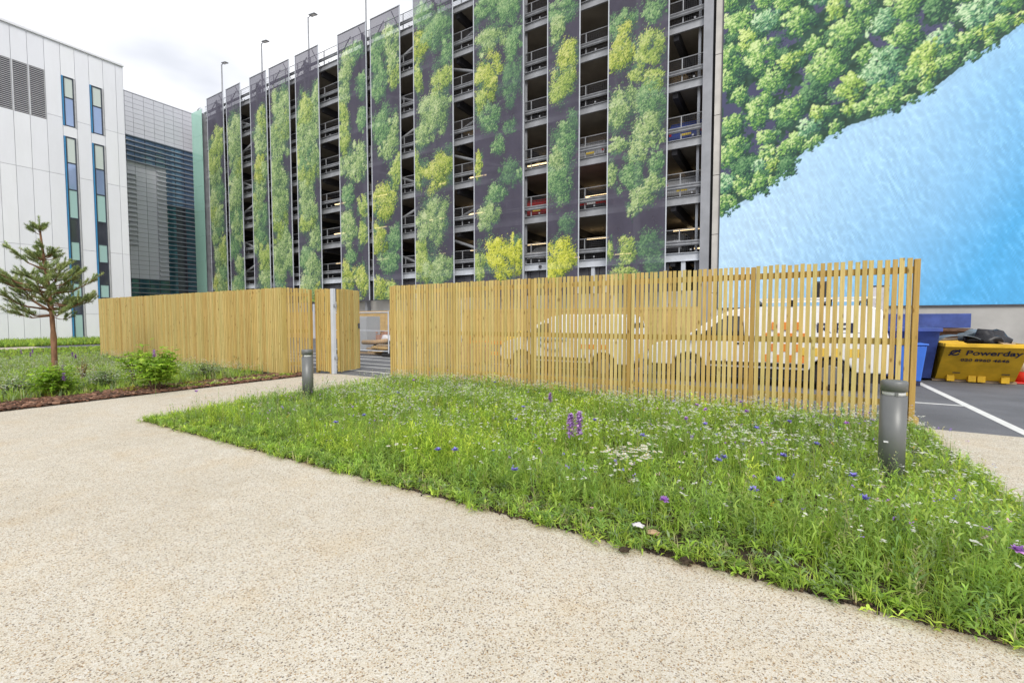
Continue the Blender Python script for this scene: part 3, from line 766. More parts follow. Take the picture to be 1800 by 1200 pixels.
# tall perforated banners hung in front of the decks
BY, BZ0, BZ1 = FY - 0.55, 2.95, 22.8
banners = [(366, 393.5), (400, 424), (442, 470), (476, 510), (522, 562), (597, 645), (654, 704), (729, 796), (834, 919.5), (963, 1018), (1069, 1171)]
crowns_px = {
 5: [(610, 120, 14, 32, 'light'), (627, 88, 12, 15, 'green'), (605, 165, 10, 20, 'light'), (637, 150, 9, 22, 'green'), (603, 200, 9, 20, 'lime'), (637, 210, 9, 18, 'green'), (606, 240, 12, 28, 'lime'), (632, 278, 13, 24, 'light'), (610, 290, 12, 20, 'light'), (630, 300, 12, 20, 'light'), (612, 345, 12, 20, 'green'), (640, 362, 9, 18, 'lime'), (612, 402, 15, 30, 'light'), (640, 412, 8, 20, 'lime'), (618, 450, 9, 11, 'green'), (612, 485, 14, 24, 'yellow'), (637, 490, 12, 26, 'yellow'), (615, 520, 16, 12, 'lime')],
 6: [(687, 75, 15, 30, 'light'), (665, 105, 13, 35, 'green'), (692, 132, 11, 25, 'lime'), (667, 150, 14, 28, 'green'), (690, 108, 11, 18, 'light'), (672, 225, 18, 32, 'green'), (692, 235, 11, 28, 'light'), (700, 288, 8, 18, 'lime'), (682, 262, 14, 18, 'light'), (697, 306, 12, 20, 'lime'), (677, 357, 20, 34, 'yellow'), (667, 420, 14, 28, 'yellow'), (695, 420, 12, 22, 'green'), (687, 460, 14, 22, 'green'), (665, 508, 14, 24, 'yellow'), (690, 515, 14, 16, 'lime'), (664, 75, 9, 15, 'green')],
 7: [(740, 75, 18, 28, 'yellow'), (770, 55, 24, 34, 'green'), (785, 95, 12, 20, 'green'), (776, 140, 18, 26, 'lime'), (735, 142, 9, 26, 'lime'), (765, 198, 27, 36, 'light'), (745, 237, 15, 22, 'light'), (779, 287, 20, 24, 'yellow'), (767, 305, 26, 28, 'yellow'), (733, 302, 8, 30, 'lime'), (760, 392, 27, 40, 'light'), (738, 445, 10, 26, 'lime'), (744, 470, 18, 24, 'lime'), (772, 472, 24, 28, 'light'), (745, 25, 16, 22, 'green')],
 8: [(858, 15, 26, 24, 'green'), (895, 20, 24, 26, 'green'), (862, 72, 25, 26, 'light'), (905, 75, 14, 30, 'green'), (857, 136, 25, 34, 'yellow'), (900, 145, 16, 34, 'dark'), (862, 205, 17, 24, 'green'), (845, 180, 8, 18, 'lime'), (876, 256, 10, 15, 'green'), (898, 222, 10, 12, 'dark'), (842, 292, 7, 24, 'yellow'), (873, 340, 15, 18, 'green'), (898, 305, 16, 22, 'dark'), (915, 305, 5, 14, 'green'), (858, 382, 16, 24, 'light'), (884, 455, 28, 36, 'sun'), (910, 440, 10, 28, 'sun'), (843, 470, 9, 32, 'lime')],
 9: [(990, 17, 24, 22, 'green'), (982, 54, 14, 26, 'light'), (998, 108, 20, 32, 'yellow'), (990, 150, 22, 30, 'lime'), (993, 250, 22, 26, 'green'), (1006, 215, 10, 18, 'dark'), (984, 310, 22, 48, 'green'), (978, 280, 12, 20, 'light'), (995, 394, 12, 18, 'dark'), (987, 452, 24, 36, 'sun'), (975, 480, 12, 20, 'sun')],
 10: [(1098, 36, 24, 20, 'green'), (1152, 17, 18, 20, 'green'), (1093, 90, 22, 38, 'yellow'), (1142, 88, 28, 30, 'lime'), (1151, 139, 18, 20, 'lime'), (1120, 128, 14, 14, 'lime'), (1093, 192, 27, 38, 'light'), (1145, 178, 24, 32, 'green'), (1140, 228, 28, 30, 'light'), (1087, 256, 18, 13, 'light'), (1123, 266, 22, 16, 'light'), (1155, 285, 14, 22, 'green'), (1076, 306, 11, 20, 'light'), (1112, 308, 18, 24, 'green'), (1148, 322, 17, 17, 'light'), (1128, 345, 19, 20, 'light'), (1116, 366, 10, 16, 'light'), (1143, 428, 22, 22, 'dark'), (1104, 442, 17, 22, 'lime'), (1074, 440, 5, 18, 'lime'), (1151, 462, 18, 20, 'dark'), (1100, 480, 22, 14, 'lime')]}
ordn = ['first', 'second', 'third', 'fourth', 'fifth', 'sixth', 'seventh', 'eighth', 'ninth', 'tenth', 'eleventh']
looks = ['', '', '', '', '', '', '', 'broad ', 'wide ', 'narrow ', 'widest ']
for bi, (a, b) in enumerate(banners):
    x0, x1 = on_y(a, 250, BY).x, on_y(b, 250, BY).x
    cell = 0.065 if bi < 7 else 0.048
    w, h = int(round((x1 - x0) / cell)) + 1, int(round((BZ1 - BZ0) / cell)) + 1
    g = np.random.default_rng(100 + bi)
    img = np.array(lin(84, 81, 96)) * (0.80 + 0.45 * fbm(h, w, 16, 200 + bi, 4, 0.3))[..., None]
    cl = []
    if bi in crowns_px:
        for (px, py, rx, ry, pal) in crowns_px[bi]:
            p = on_y(px, py, BY); s_ = on_y(px + rx, py, BY).x - p.x
            v_ = p.z - on_y(px, py + ry, BY).z
            cl.append((p.x - x0, p.z - BZ0, s_, v_, pal))
    else:
        zc = 0.5
        while zc < BZ1 - BZ0 - 3.5:
            rx = g.uniform(0.7, 1.35)
            cl.append(((x1 - x0) * g.uniform(0.2, 0.8), zc, rx, rx * g.uniform(0.9, 1.5), str(g.choice(['light', 'lime', 'green', 'yellow'], p=[0.5, 0.2, 0.28, 0.02])) if zc > 1.5 else 'yellow'))
            if g.random() < 0.6: cl.append(((x1 - x0) * g.uniform(0.0, 1.0), zc + g.uniform(-0.8, 0.8), rx * 0.7, rx * 0.9, 'light'))
            zc += g.uniform(1.0, 1.9)
    paint(img, [(x, y, r1 * 1.2, r2 * 1.2, 'dark') for x, y, r1, r2, p in cl], cell, g, 0.35, 0.25, 0.7)
    paint(img, [(x, y, r1 * 1.12, r2 * 1.08, p) for x, y, r1, r2, p in cl], cell, g, 0.8, 0.17, 0.62)
    bn = empty('mesh_banner', (x0, BY, BZ0), 0, f'{looks[bi]}printed foliage mesh banner on the car park, {ordn[bi]} from the teal glass fin', 'banner', 'foliage banners on the car park')
    print_mesh('printed_mesh', img, x0, BZ0, cell, BY, M['print_mesh'], bn)
    x1 = x0 + (w - 1) * cell
    def bp(mb, name, mat):
        o = mb.build(name, mat); o.parent = bn; o.matrix_parent_inverse = Matrix.Translation(bn.location).inverted()
    zt = BZ0 + (h - 1) * cell
    bp(MB().box(x0 - 0.05, x0 - 0.002, BY - 0.03, BY + 0.03, BZ0, zt), 'side_rail', M['steel_pale'])
    bp(MB().box(x1 + 0.002, x1 + 0.05, BY - 0.03, BY + 0.03, BZ0, zt), 'side_rail', M['steel_pale'])
    bp(MB().box(x0 - 0.05, x1 + 0.05, BY - 0.035, BY + 0.035, zt + 0.002, zt + 0.06), 'top_rail', M['steel'])
    bp(MB().box(x0 - 0.05, x1 + 0.05, BY - 0.035, BY + 0.035, BZ0 - 0.06, BZ0 - 0.002), 'bottom_rail', M['steel_dark'])
    bp(MB().bar((x0 + 0.3, BY + 0.06, zt - 1.4), (x0 + 0.8, BY + 0.5, zt - 0.05), 0.05).bar((x1 - 0.8, BY + 0.06, zt - 0.05), (x1 - 0.3, BY + 0.5, zt - 1.4), 0.05), 'stay', M['steel_dark'])
# teal glass fin at the corner
fx0, fx1 = on_y(340, 300, BY).x, on_y(357.5, 300, BY).x
fz = on_y(345, 196, BY).z
fin = empty('glass_fin', (fx0, BY, 0), 0, 'tall pale teal glass fin at the corner of the car park', 'glass fin')
nz = 9
for i in range(nz):
    o = MB().box(fx0, fx1, BY - 0.02, BY + 0.02, fz * i / nz + 0.006, fz * (i + 1) / nz - 0.006).build('pane', M['fin']); o.parent = fin; o.matrix_parent_inverse = Matrix.Translation(fin.location).inverted()
o = MB().box(fx0 + 0.2, fx0 + 0.3, BY + 0.03, BY + 0.6, 0, fz - 0.3).box(fx1 - 0.3, fx1 - 0.2, BY + 0.03, BY + 0.6, 0, fz - 0.3).build('support', M['steel']); o.parent = fin; o.matrix_parent_inverse = Matrix.Translation(fin.location).inverted()

# roof lamps
def roof_lamp(px, ytop, label):
    Y = FY + 1.2
    p = on_y(px, ytop, Y)
    e = empty('roof_lamp', (p.x, Y, LV[-1] + 0.2), 0, label, 'lamp post', 'lamps on the car park roof')
    H = p.z - LV[-1] - 0.2
    MB().tube([(0, 0, 0), (0, 0, H)], [0.09, 0.06], 8).build('pole', M['pole'], e, smooth=True)
    MB().tube([(0, 0, H - 0.05), (0.45, -0.05, H + 0.0)], 0.035, 6).build('arm', M['pole'], e)
    a, b = Vector((0.35, -0.05, H + 0.0)), Vector((1.25, -0.15, H - 0.20))
    h = MB().bar(a, b, 0.34, 0.10).build('lamp_head', M['lamp_head'], e, bevel=0.03)
    MB().bar(a.lerp(b, 0.35) - Vector((0, 0, 0.06)), a.lerp(b, 0.9) - Vector((0, 0, 0.06)), 0.24, 0.02).build('lens', M['lens'], h)
roof_lamp(389.5, 114, 'roof lamp post nearest the grey building, with a short angled head')
roof_lamp(459.5, 77, 'second roof lamp post from the grey building')
roof_lamp(541.5, 31, 'third roof lamp post from the grey building')
roof_lamp(642.5, -25, 'tallest looking roof lamp post, its head cut by the picture edge')
p = on_y(357, 200, FY + 1)
e = empty('swan_neck_lamp', p, 0, 'small swan neck lamp above the teal glass fin', 'lamp')
MB().tube([(0, 0, -0.6), (0, 0, 0.1), (-0.1, 0, 0.45), (-0.4, 0, 0.68), (-0.8, 0, 0.72), (-1.0, 0, 0.62)], 0.035, 6).build('bent_pole', M['steel_pale'], e, smooth=True)
MB().tube([(-1.0, 0, 0.62), (-1.02, 0, 0.42)], [0.08, 0.14], 8).build('lamp_head', M['lamp_head'], e)

# ------------------------------------------------------------------ slatted timber screens
SLW, SLT, PITCH_S, FZ0, FZ1 = 0.056, 0.022, 0.0835, 0.05, 2.36
slat_me = [MB().box(-SLW / 2, SLW / 2, -SLT / 2, SLT / 2, 0, FZ1 - FZ0).mesh('slat', M['timber']) for _ in range(1)][0]
def slat_run(parent, x0, x1, y=0.0, inset=0.0):
    n = max(1, int(round((x1 - x0 - 2 * inset) / PITCH_S)))
    for i in range(n):
        x = x0 + inset + (i + 0.5) * (x1 - x0 - 2 * inset) / n + random.gauss(0, 0.0022)
        inst('slat', slat_me, parent, (x, y + random.gauss(0, 0.001), FZ0 + random.gauss(0, 0.005)), (random.gauss(0, 0.001), random.gauss(0, 0.0022), random.gauss(0, 0.02)))
def screen(name, x0, x1, posts, loc, rz, label, cat='fence', post_w=0.07, group=None):
    """local x along the run, slats in front (-y), rails and posts behind"""
    e = empty(name, loc, rz, label, cat, group)
    for a, b in zip(posts[:-1], posts[1:]):
        slat_run(e, a + post_w / 2, b - post_w / 2)
        for z in (0.30, 1.19, 2.20): MB().box(0, b - a - post_w - 0.006, SLT / 2 + 0.002, SLT / 2 + 0.047, -0.047, 0.047).build('rail', M['timber_dark'], e, (a + post_w / 2 + 0.003, 0, z))
    for p_ in posts:
        MB().box(-post_w / 2 + 0.002, post_w / 2 - 0.002, -0.008, 0.085, 0, FZ1 - 0.01).build('post', M['timber_dark'] , e, (p_, 0, 0), bevel=0.004)
    return e
FX = [-8.66, -6.61, -4.55, -2.51, -0.47, 1.56]
sf = screen('slatted_screen', FX[0], FX[-1], FX, (0, 8.40, 0), 0, 'long slatted timber screen in front of the parked vans')
MB().box(1.52, 1.66, 0.10, 0.30, 0.0, 0.10).build('foot_block', M['timber'], sf)
MB().bar((1.60, 0.09, 0.95), (1.62, 0.28, 0.08), 0.022).build('stay', M['steel_pale'], sf)
LX0, LX1 = -24.1, -11.55
n = 6
lf = screen('slatted_screen', LX0, LX1, [LX0 + (LX1 - LX0) * i / n for i in range(n + 1)], (0, 7.30, 0), 0, 'dense slatted timber screen behind the pine tree and shrubs')
rt = screen('slatted_return', 0, 0.86, [0.05, 0.81], (LX1 + 0.02, 7.33, 0), R(90), 'short slatted return panel stepping back from the dense screen', 'fence')
gs = screen('slatted_side_panel', 0, 0.70, [0.05, 0.64], (-11.50, 8.24, 0), 0, 'narrow slatted panel beside the steel gate post', 'fence')
# open gate
gp = empty('gate_post', (-10.76, 8.28, 0), 0, 'galvanised square steel gate post with hinges', 'gate post')
MB().box(-0.05, 0.05, -0.05, 0.05, 0, 2.36).build('shaft', M['steel_pale'], gp, bevel=0.006)
for z in (0.45, 1.9):
    MB().box(0.05, 0.12, -0.03, 0.03, z - 0.03, z + 0.03).tube([(0.11, 0, z - 0.05), (0.11, 0, z + 0.05)], 0.022, 8).build('hinge', M['steel'], gp)
gt_ = empty('slatted_gate', (-10.64, 8.36, 0.0), R(106), 'open slatted timber gate leaf swung into the car yard', 'gate')
slat_run(gt_, 0.06, 0.94)
for z in (0.25, 1.19, 2.24): MB().box(0.02, 0.96, SLT / 2 + 0.002, SLT / 2 + 0.05, z - 0.04, z + 0.04).build('rail', M['timber_dark'], gt_)
MB().box(0.0, 0.05, -0.012, 0.055, 0.06, 2.35).build('stile', M['timber_dark'], gt_)
MB().box(0.945, 0.99, -0.012, 0.055, 0.06, 2.35).build('stile', M['timber'], gt_)
MB().box(0.90, 0.96, -0.035, -0.013, 1.25, 1.40).build('lock', M['steel_dark'], gt_)

# ------------------------------------------------------------------ bollards
def bollard(x, y, label, H=0.95, r=0.098):
    e = empty('bollard', (x, y, 0.0), 0, label, 'bollard', 'grey path light bollards')
    MB().lathe([(r, 0), (r, H - 0.135)], 40).build('shaft', M['bollard'], e, smooth=False)
    MB().lathe([(r * 0.86, H - 0.134), (r * 0.86, H - 0.095)], 40).build('lens_ring', M['lens'], e)
    MB().lathe([(r, H - 0.094), (r + 0.001, H - 0.012), (r - 0.008, H), (0.001, H)], 40).build('cap', M['bollard'], e)
    for k in range(3):
        a = 0.6 + k * 2.094
        MB().cb((r * 0.93 * math.cos(a), r * 0.93 * math.sin(a), H - 0.114), (0.018, 0.018, 0.0385)).build('strut', M['bollard'], e)
    for c in e.children:
        if c.name.startswith(('shaft', 'cap', 'lens_ring')):
            for p_ in c.data.polygons: p_.use_smooth = len(p_.vertices) == 4
    MB().cb((-0.055, -r * 0.85, H * 0.42), (0.035, 0.012, 0.014)).build('sticker', M['white_print'], e)
    return e
bollard(0.86, 5.32, 'grey cylindrical bollard light in front of the end of the slatted screen')
bollard(-7.62, 5.28, 'grey cylindrical bollard light near the gate, at the bed edge')
bp_ = on_z(41, 613)
bollard(-34.6, 5.9, 'far grey bollard light beside the white building')

# ------------------------------------------------------------------ lettering
def lettering(body, size, mat, parent, loc, rot, stretch=1.0, bold=0.0, name='lettering'):
    cu = bpy.data.curves.new('lettering', 'FONT'); cu.body = body; cu.size = size; cu.extrude = 0.002; cu.offset = bold; cu.align_x = 'CENTER'; cu.align_y = 'CENTER'
    to = bpy.data.objects.new('lettering_source', cu)
    me = bpy.data.meshes.new_from_object(to)
    bpy.data.objects.remove(to)
    me.materials.clear(); me.materials.append(mat)
    return inst(name, me, parent, loc, rot, (stretch, 1, 1))

# ------------------------------------------------------------------ vehicles (nose at local x = 0, pointing to -x)
def vehicle(name, loc, rz, label, cat, paint_, prof, cowl, tail, W_, wheels, sill, windows, shield, group=None, wheel_r=0.32, rear_glass=None, front_h=0.62):
    e = empty(name, loc, rz, label, cat, group)
    belt = cowl[1]; top = max(z for x, z in prof)
    hw = lambda z: W_ / 2 - (0.13 * (z - belt) / (top - belt) if z > belt else 0.03 * max(0, (0.6 - z) / 0.6))
    arches = []
    for xw in sorted(wheels, reverse=True):
        arches += [(xw + (wheel_r + 0.06) * math.cos(a), sill + max(0, (wheel_r - sill) + (wheel_r + 0.06) * math.sin(a))) for a in np.linspace(0.0, math.pi, 9)]
    lower = [p for p in prof if p[1] <= belt and p[0] < tail[0] * 0.5] + [cowl, tail] + [p for p in prof if p[1] < belt and p[0] > tail[0] * 0.5] + [(tail[0] - 0.02, sill)] + arches + [(0.08, sill)]
    upper = [cowl] + [p for p in prof if p[1] > belt] + [tail]
    def solid(poly):
        bm = bmesh.new()
        a = [bm.verts.new((x, -hw(z), z)) for x, z in poly]; b = [bm.verts.new((x, hw(z), z)) for x, z in poly]
        f1 = bm.faces.new(a); f2 = bm.faces.new(b[::-1]); n_ = len(poly)
        for i in range(n_): bm.faces.new((a[i], a[(i + 1) % n_], b[(i + 1) % n_], b[i]))
        bmesh.ops.recalc_face_normals(bm, faces=bm.faces)
        return bm
    for nm, poly in (('body', lower), ('cabin', upper)):
        bm = solid(poly); me = bpy.data.meshes.new(nm); bm.to_mesh(me); bm.free(); me.materials.append(paint_)
        o = link(bpy.data.objects.new(nm, me), e)
        if nm == 'cabin': o.location.z = 0.0015
        md = o.modifiers.new('bevel', 'BEVEL'); md.width = 0.035; md.segments = 3; md.limit_method = 'ANGLE'; md.angle_limit = R(28)
    MB().box(0.12, tail[0] - 0.1, -W_ / 2 + 0.06, W_ / 2 - 0.06, 0.2, sill + 0.02).build('underbody', M['black_plastic'], e)
    for poly in windows:
        for s_ in (-1, 1):
            MB().add([(x, s_ * (hw(z) + 0.004), z) for x, z in poly] + [(x, s_ * (hw(z) - 0.02), z) for x, z in poly],
                     [tuple(range(len(poly)))] + [(i, (i + 1) % len(poly), (i + 1) % len(poly) + len(poly), i + len(poly)) for i in range(len(poly))]).build('side_window', M['glass_dark'], e)
    def cross(p, q, nm):
        d = Vector((q[0] - p[0], 0, q[1] - p[1])).normalized(); nrm = Vector((-d.z, 0, d.x))
        vs_ = [(x + nrm.x * k, s_ * (hw(z) - 0.09), z + nrm.z * k) for k in (0.010, -0.02) for (x, z) in (p, q) for s_ in (-1, 1)]
        MB().add(vs_, [(0, 1, 3, 2), (4, 6, 7, 5), (0, 2, 6, 4), (1, 5, 7, 3), (0, 4, 5, 1), (2, 3, 7, 6)]).build(nm, M['glass_dark'], e)
    cross(shield[0], shield[1], 'windscreen')
    if rear_glass: 
        (xa, za), (xb, zb) = rear_glass
        MB().add([(xa + 0.012, -hw(za) + 0.1, za), (xa + 0.012, hw(za) - 0.1, za), (xb + 0.012, hw(zb) - 0.1, zb), (xb + 0.012, -hw(zb) + 0.1, zb),
                  (xa - 0.02, -hw(za) + 0.1, za), (xa - 0.02, hw(za) - 0.1, za), (xb - 0.02, hw(zb) - 0.1, zb), (xb - 0.02, -hw(zb) + 0.1, zb)], [(0, 1, 2, 3), (4, 7, 6, 5), (0, 3, 7, 4), (1, 5, 6, 2), (0, 4, 5, 1), (3, 2, 6, 7)]).build('rear_window', M['glass_dark'], e)
    for xw in wheels:
        for s_ in (-1, 1):
            y = s_ * (W_ / 2 - 0.10)
            w = MB().tube([(xw, y - 0.09, wheel_r), (xw, y - 0.07, wheel_r), (xw, y + 0.07, wheel_r), (xw, y + 0.09, wheel_r)], [wheel_r - 0.03, wheel_r, wheel_r, wheel_r - 0.03], 24).build('wheel', M['rubber'], e)
            MB().tube([(xw, y + s_ * 0.085, wheel_r), (xw, y + s_ * 0.10, wheel_r)], [wheel_r * 0.66, wheel_r * 0.60], 16).build('rim', M['rim'], w)
    for s_ in (-1, 1):
        MB().box(0.03, 0.20, s_ * (W_ / 2 - 0.20) - 0.16, s_ * (W_ / 2 - 0.20) + 0.16, front_h, front_h + 0.16).build('headlight', M['head_lamp'], e, bevel=0.02)
        MB().box(tail[0] - 0.05, tail[0] + 0.025, s_ * (W_ / 2 - 0.11) - 0.06, s_ * (W_ / 2 - 0.11) + 0.06, belt - 0.35, belt).build('tail_light', M['tail_lamp'], e)
        MB().box(cowl[0] + 0.25, cowl[0] + 0.40, s_ * (W_ / 2 + 0.09) - 0.09, s_ * (W_ / 2 + 0.09) + 0.09, belt + 0.02, belt + 0.19).build('mirror', M['black_plastic'], e, bevel=0.03)
    for s_ in (-1, 1):
        y = s_ * (W_ / 2 + 0.003)
        xs_ = [windows[0][1][0] + 0.05, windows[0][0][0] - 0.02]
        for x in xs_: MB().box(x - 0.006, x + 0.006, y - 0.004, y + 0.004, sill + 0.12, belt - 0.03).build('door_seam', M['black_plastic'], e)
        MB().box(xs_[0] - 0.22, xs_[0] - 0.06, y - 0.02, y + 0.02, belt - 0.12, belt - 0.08).build('door_handle', M['black_plastic'], e, bevel=0.008)
        MB().box(wheels[0] + wheel_r + 0.10, wheels[1] - wheel_r - 0.10, y - 0.012, y + 0.012, sill + 0.06, sill + 0.14).build('side_moulding', M['black_plastic'], e, bevel=0.005)
    MB().box(-0.03, 0.10, -W_ / 2 + 0.06, W_ / 2 - 0.06, sill - 0.06, sill + 0.10).build('bumper', M['black_plastic'], e, bevel=0.03)
    MB().box(-0.035, 0.0, -0.26, 0.26, 0.42, 0.53).build('number_plate', M['white_print'], e)
    MB().box(tail[0] + 0.0, tail[0] + 0.035, -0.26, 0.26, 0.50, 0.61).build('number_plate', M['plate'], e)
    return e
# larger van behind the screen, lettered, ladder rack on its roof
v2 = vehicle('panel_van', (-3.0, 12.6, 0), 0, 'white panel van with orange chevrons, dark lettering and a roof rack', 'van', M['van_white'],
    [(0.02, 0.50), (0.0, 0.62), (0.04, 0.80), (0.20, 0.93), (1.60, 1.60), (1.95, 1.74), (2.4, 1.80), (4.45, 1.80), (4.68, 1.70), (4.84, 0.50)], (0.85, 1.06), (4.80, 1.06), 1.84, (0.98, 3.84), 0.40,
    [[(1.22, 1.12), (2.20, 1.12), (2.16, 1.58), (1.82, 1.60)]], ((0.95, 1.11), (1.58, 1.57)), None, 0.33, ((4.765, 1.15), (4.70, 1.58)))
side = -0.92
for i in range(7):       # chevron blocks on the side
    x = 2.62 + 0.115 * i
    for j in range(4):
        if (i + j) % 2 == 0: MB().box(x, x + 0.085, side - 0.012, side + 0.03, 0.56 + 0.24 * j, 0.56 + 0.24 * j + 0.17).build('chevron', M['orange'], v2)
for i in range(6):
    MB().box(3.28 + 0.2 * i, 3.40 + 0.2 * i, side - 0.012, side + 0.02, 0.72, 0.90).build('stripe_block', M['yellow_print'], v2)
lettering('REL', 0.34, M['navy'], v2, (3.95, side + 0.030, 1.30), (R(90), 0, 0), 1.5, 0.004)
MB().box(2.3, 4.6, side + 0.02, side + 0.09, 1.93, 1.975).box(2.3, 4.6, 0.72, 0.79, 1.93, 1.975).build('rack_rail', M['van_white'], v2)
for x in (2.45, 3.1, 3.8, 4.45):
    MB().box(x - 0.03, x + 0.03, side + 0.02, 0.79, 1.885, 1.929).box(x - 0.03, x + 0.03, -0.80, -0.74, 1.79, 1.885).box(x - 0.03, x + 0.03, 0.70, 0.76, 1.79, 1.885).build('rack_bar', M['black_plastic'], v2)
v1 = vehicle('small_van', (-7.15, 12.05, 0), 0, 'smaller white van with a grey blue graphic, parked nearer the gate', 'van', M['van_white'],
    [(0.02, 0.45), (0.0, 0.60), (0.04, 0.76), (0.16, 0.88), (1.25, 1.42), (1.6, 1.58), (2.0, 1.65), (3.55, 1.64), (3.74, 1.54), (3.86, 0.45)], (0.62, 1.00), (3.84, 1.00), 1.70, (0.74, 3.14), 0.36,
    [[(0.98, 1.05), (1.62, 1.05), (1.60, 1.40), (1.36, 1.42)]], ((0.72, 1.06), (1.22, 1.38)), None, 0.30, ((3.80, 1.08), (3.76, 1.42)), 0.58)
pts_ = [(1.75 + 0.45 * math.cos(a), 0.98 + 0.30 * math.sin(a)) for a in np.linspace(0.6, 5.2, 16)]
for i, (a, b) in enumerate(zip(pts_[:-1], pts_[1:])): pass
MB().tube([(x, -0.85, min(z, 0.97)) for x, z in pts_], 0.05, 6).build('graphic', M['grey_print'], v1)
for i in range(5): MB().box(2.55 + 0.16 * i, 2.66 + 0.16 * i, -0.862, -0.80, 0.74, 0.86).build('stripe_block', M['orange'], v1)

hatch = dict(prof=[(0.02, 0.45), (0.0, 0.55), (0.04, 0.72), (0.18, 0.80), (1.75, 1.36), (2.2, 1.46), (3.2, 1.44), (3.75, 1.30), (4.12, 0.45)], cowl=(1.0, 0.92), tail=(4.10, 0.92), W_=1.74, wheels=(0.80, 3.35), sill=0.30,
    windows=[[(1.35, 0.97), (2.35, 0.97), (2.35, 1.36), (1.95, 1.34)], [(2.42, 0.97), (3.5, 0.97), (3.35, 1.28), (2.42, 1.36)]], shield=((1.12, 0.97), (1.72, 1.33)), rear_glass=((3.99, 0.99), (3.86, 1.18)))
def deck_car(px, k, paint_, label, out=False, Y=24.65):
    x = on_y(px, 300, Y + 0.3).x; z = LV[k] + 0.2
    if out: vehicle('parked_car', (x, Y + 4.3, z), R(-90), label, 'car', paint_, group='cars on the car park decks', **hatch)
    else: vehicle('parked_car', (x, Y, z), R(90), label, 'car', paint_, group='cars on the car park decks', **hatch)
deck_car(1043, 1, M['car_red'], 'red car behind the barrier, between the two widest banners', False)
deck_car(945, 1, M['car_red'], 'red car on the lower deck beside the wide banner', True)
deck_car(1038, 2, M['car_silver'], 'silver car with yellow number plate on the third open deck', True)
deck_car(1205, 2, M['car_blue'], 'blue car at the end of its deck beside the mural', True)
deck_car(1200, 1, M['car_silver'], 'silver car on the second deck beside the mural', True)
deck_car(1170, 0, M['car_silver'], 'silver car on the lowest deck beside the mural', False)
deck_car(943, 0, M['van_white'], 'white car on the lowest deck beside the wide banner', False)

# ------------------------------------------------------------------ skips, bin, cone
def skip(name, x0, x1, yb0, yb1, lean, H, mat, label, wall=0.04):
    e = empty(name, (x0, yb0, 0), 0, label, 'skip')
    w, L_ = x1 - x0, yb1 - yb0
    def ring(z, ins):
        t_ = z / H
        return [(ins, -lean * t_ + ins, z), (w - ins, -lean * t_ + ins, z), (w - ins, L_ + lean * t_ - ins, z), (ins, L_ + lean * t_ - ins, z)]
    v_ = ring(0.06, 0) + ring(H, 0) + ring(H, wall) + ring(0.10, wall)
    f_ = [(3, 2, 1, 0), (12, 13, 14, 15)] + [(i, (i + 1) % 4, (i + 1) % 4 + 4, i + 4) for i in range(4)] + [(i + 4, (i + 1) % 4 + 4, (i + 1) % 4 + 8, i + 8) for i in range(4)] + [(i + 8, (i + 1) % 4 + 8, (i + 1) % 4 + 12, i + 12) for i in range(4)]
    MB().add(v_, f_).build('shell', mat, e)
    r_ = 0.045
    MB().box(-0.03, w + 0.03, -lean - 0.05, -lean + 0.03, H - 0.075, H + 0.012).box(-0.03, w + 0.03, L_ + lean - 0.03, L_ + lean + 0.05, H - 0.075, H + 0.012).build('end_rim', mat, e, bevel=0.01)
    MB().box(-0.05, 0.02, -lean + 0.031, L_ + lean - 0.031, H - 0.07, H + 0.010).box(w - 0.02, w + 0.05, -lean + 0.031, L_ + lean - 0.031, H - 0.07, H + 0.010).build('side_rim', mat, e, bevel=0.01)
    for s_ in (-0.035, w + 0.035):
        for y in (L_ * 0.2, L_ * 0.8):
            MB().tube([(s_ - 0.05, y, H * 0.62), (s_ + 0.05, y, H * 0.62)], 0.05, 10).build('lifting_lug', M['rust'], e)
    return e, w, L_
ys, w, L_ = skip('yellow_skip', 3.20, 4.58, 15.05, 16.9, 0.86, 0.95, M['yellow'], 'yellow builders skip full of rubbish, lettered on its sloping end')
for x in (0.26, 0.64, 0.80, 1.20):
    MB().box(x - 0.07, x + 0.07, -0.16, -0.02, 0.02, 0.17).build('foot_lug', M['yellow'], ys, bevel=0.008)
MB().box(-0.05, w + 0.05, -0.02, L_ + 0.05, 0.0, 0.055).build('base_boards', M['old_wood'], ys)
slope_ = math.atan2(0.86, 0.95 - 0.06)
tilt = R(90) + slope_
def on_face(x, z): return (x, -0.86 * z / 0.95 - 0.012, z)
lettering('Powerday', 0.228, M['navy'], ys, on_face(0.84, 0.735), (tilt, 0, 0), 1.0, 0.0035)
lettering('020 8960 4646', 0.128, M['navy'], ys, on_face(0.74, 0.56), (tilt, 0, 0), 1.05, 0.0015)
mb = MB(); c_ = on_face(0.20, 0.735)
ringp = [(0.060 * math.cos(a), 0.075 * math.sin(a)) for a in np.linspace(0.3, 5.9, 18)]
U = Vector((0, math.cos(tilt), math.sin(tilt)))
mb.tube([Vector(c_) + Vector((a * 1.25, 0, 0)) + U * b for a, b in ringp], 0.016, 6)
mb.tube([Vector(c_) + Vector((-0.10, 0, 0)) + U * -0.09, Vector(c_) + Vector((0.075, 0, 0)) + U * 0.11], 0.014, 6)
mb.build('emblem', M['navy'], ys)
for x in (0.34, 1.18): MB().cb(on_face(x, 0.235), (0.13, 0.03, 0.02)).build('slot', M['black_plastic'], ys)
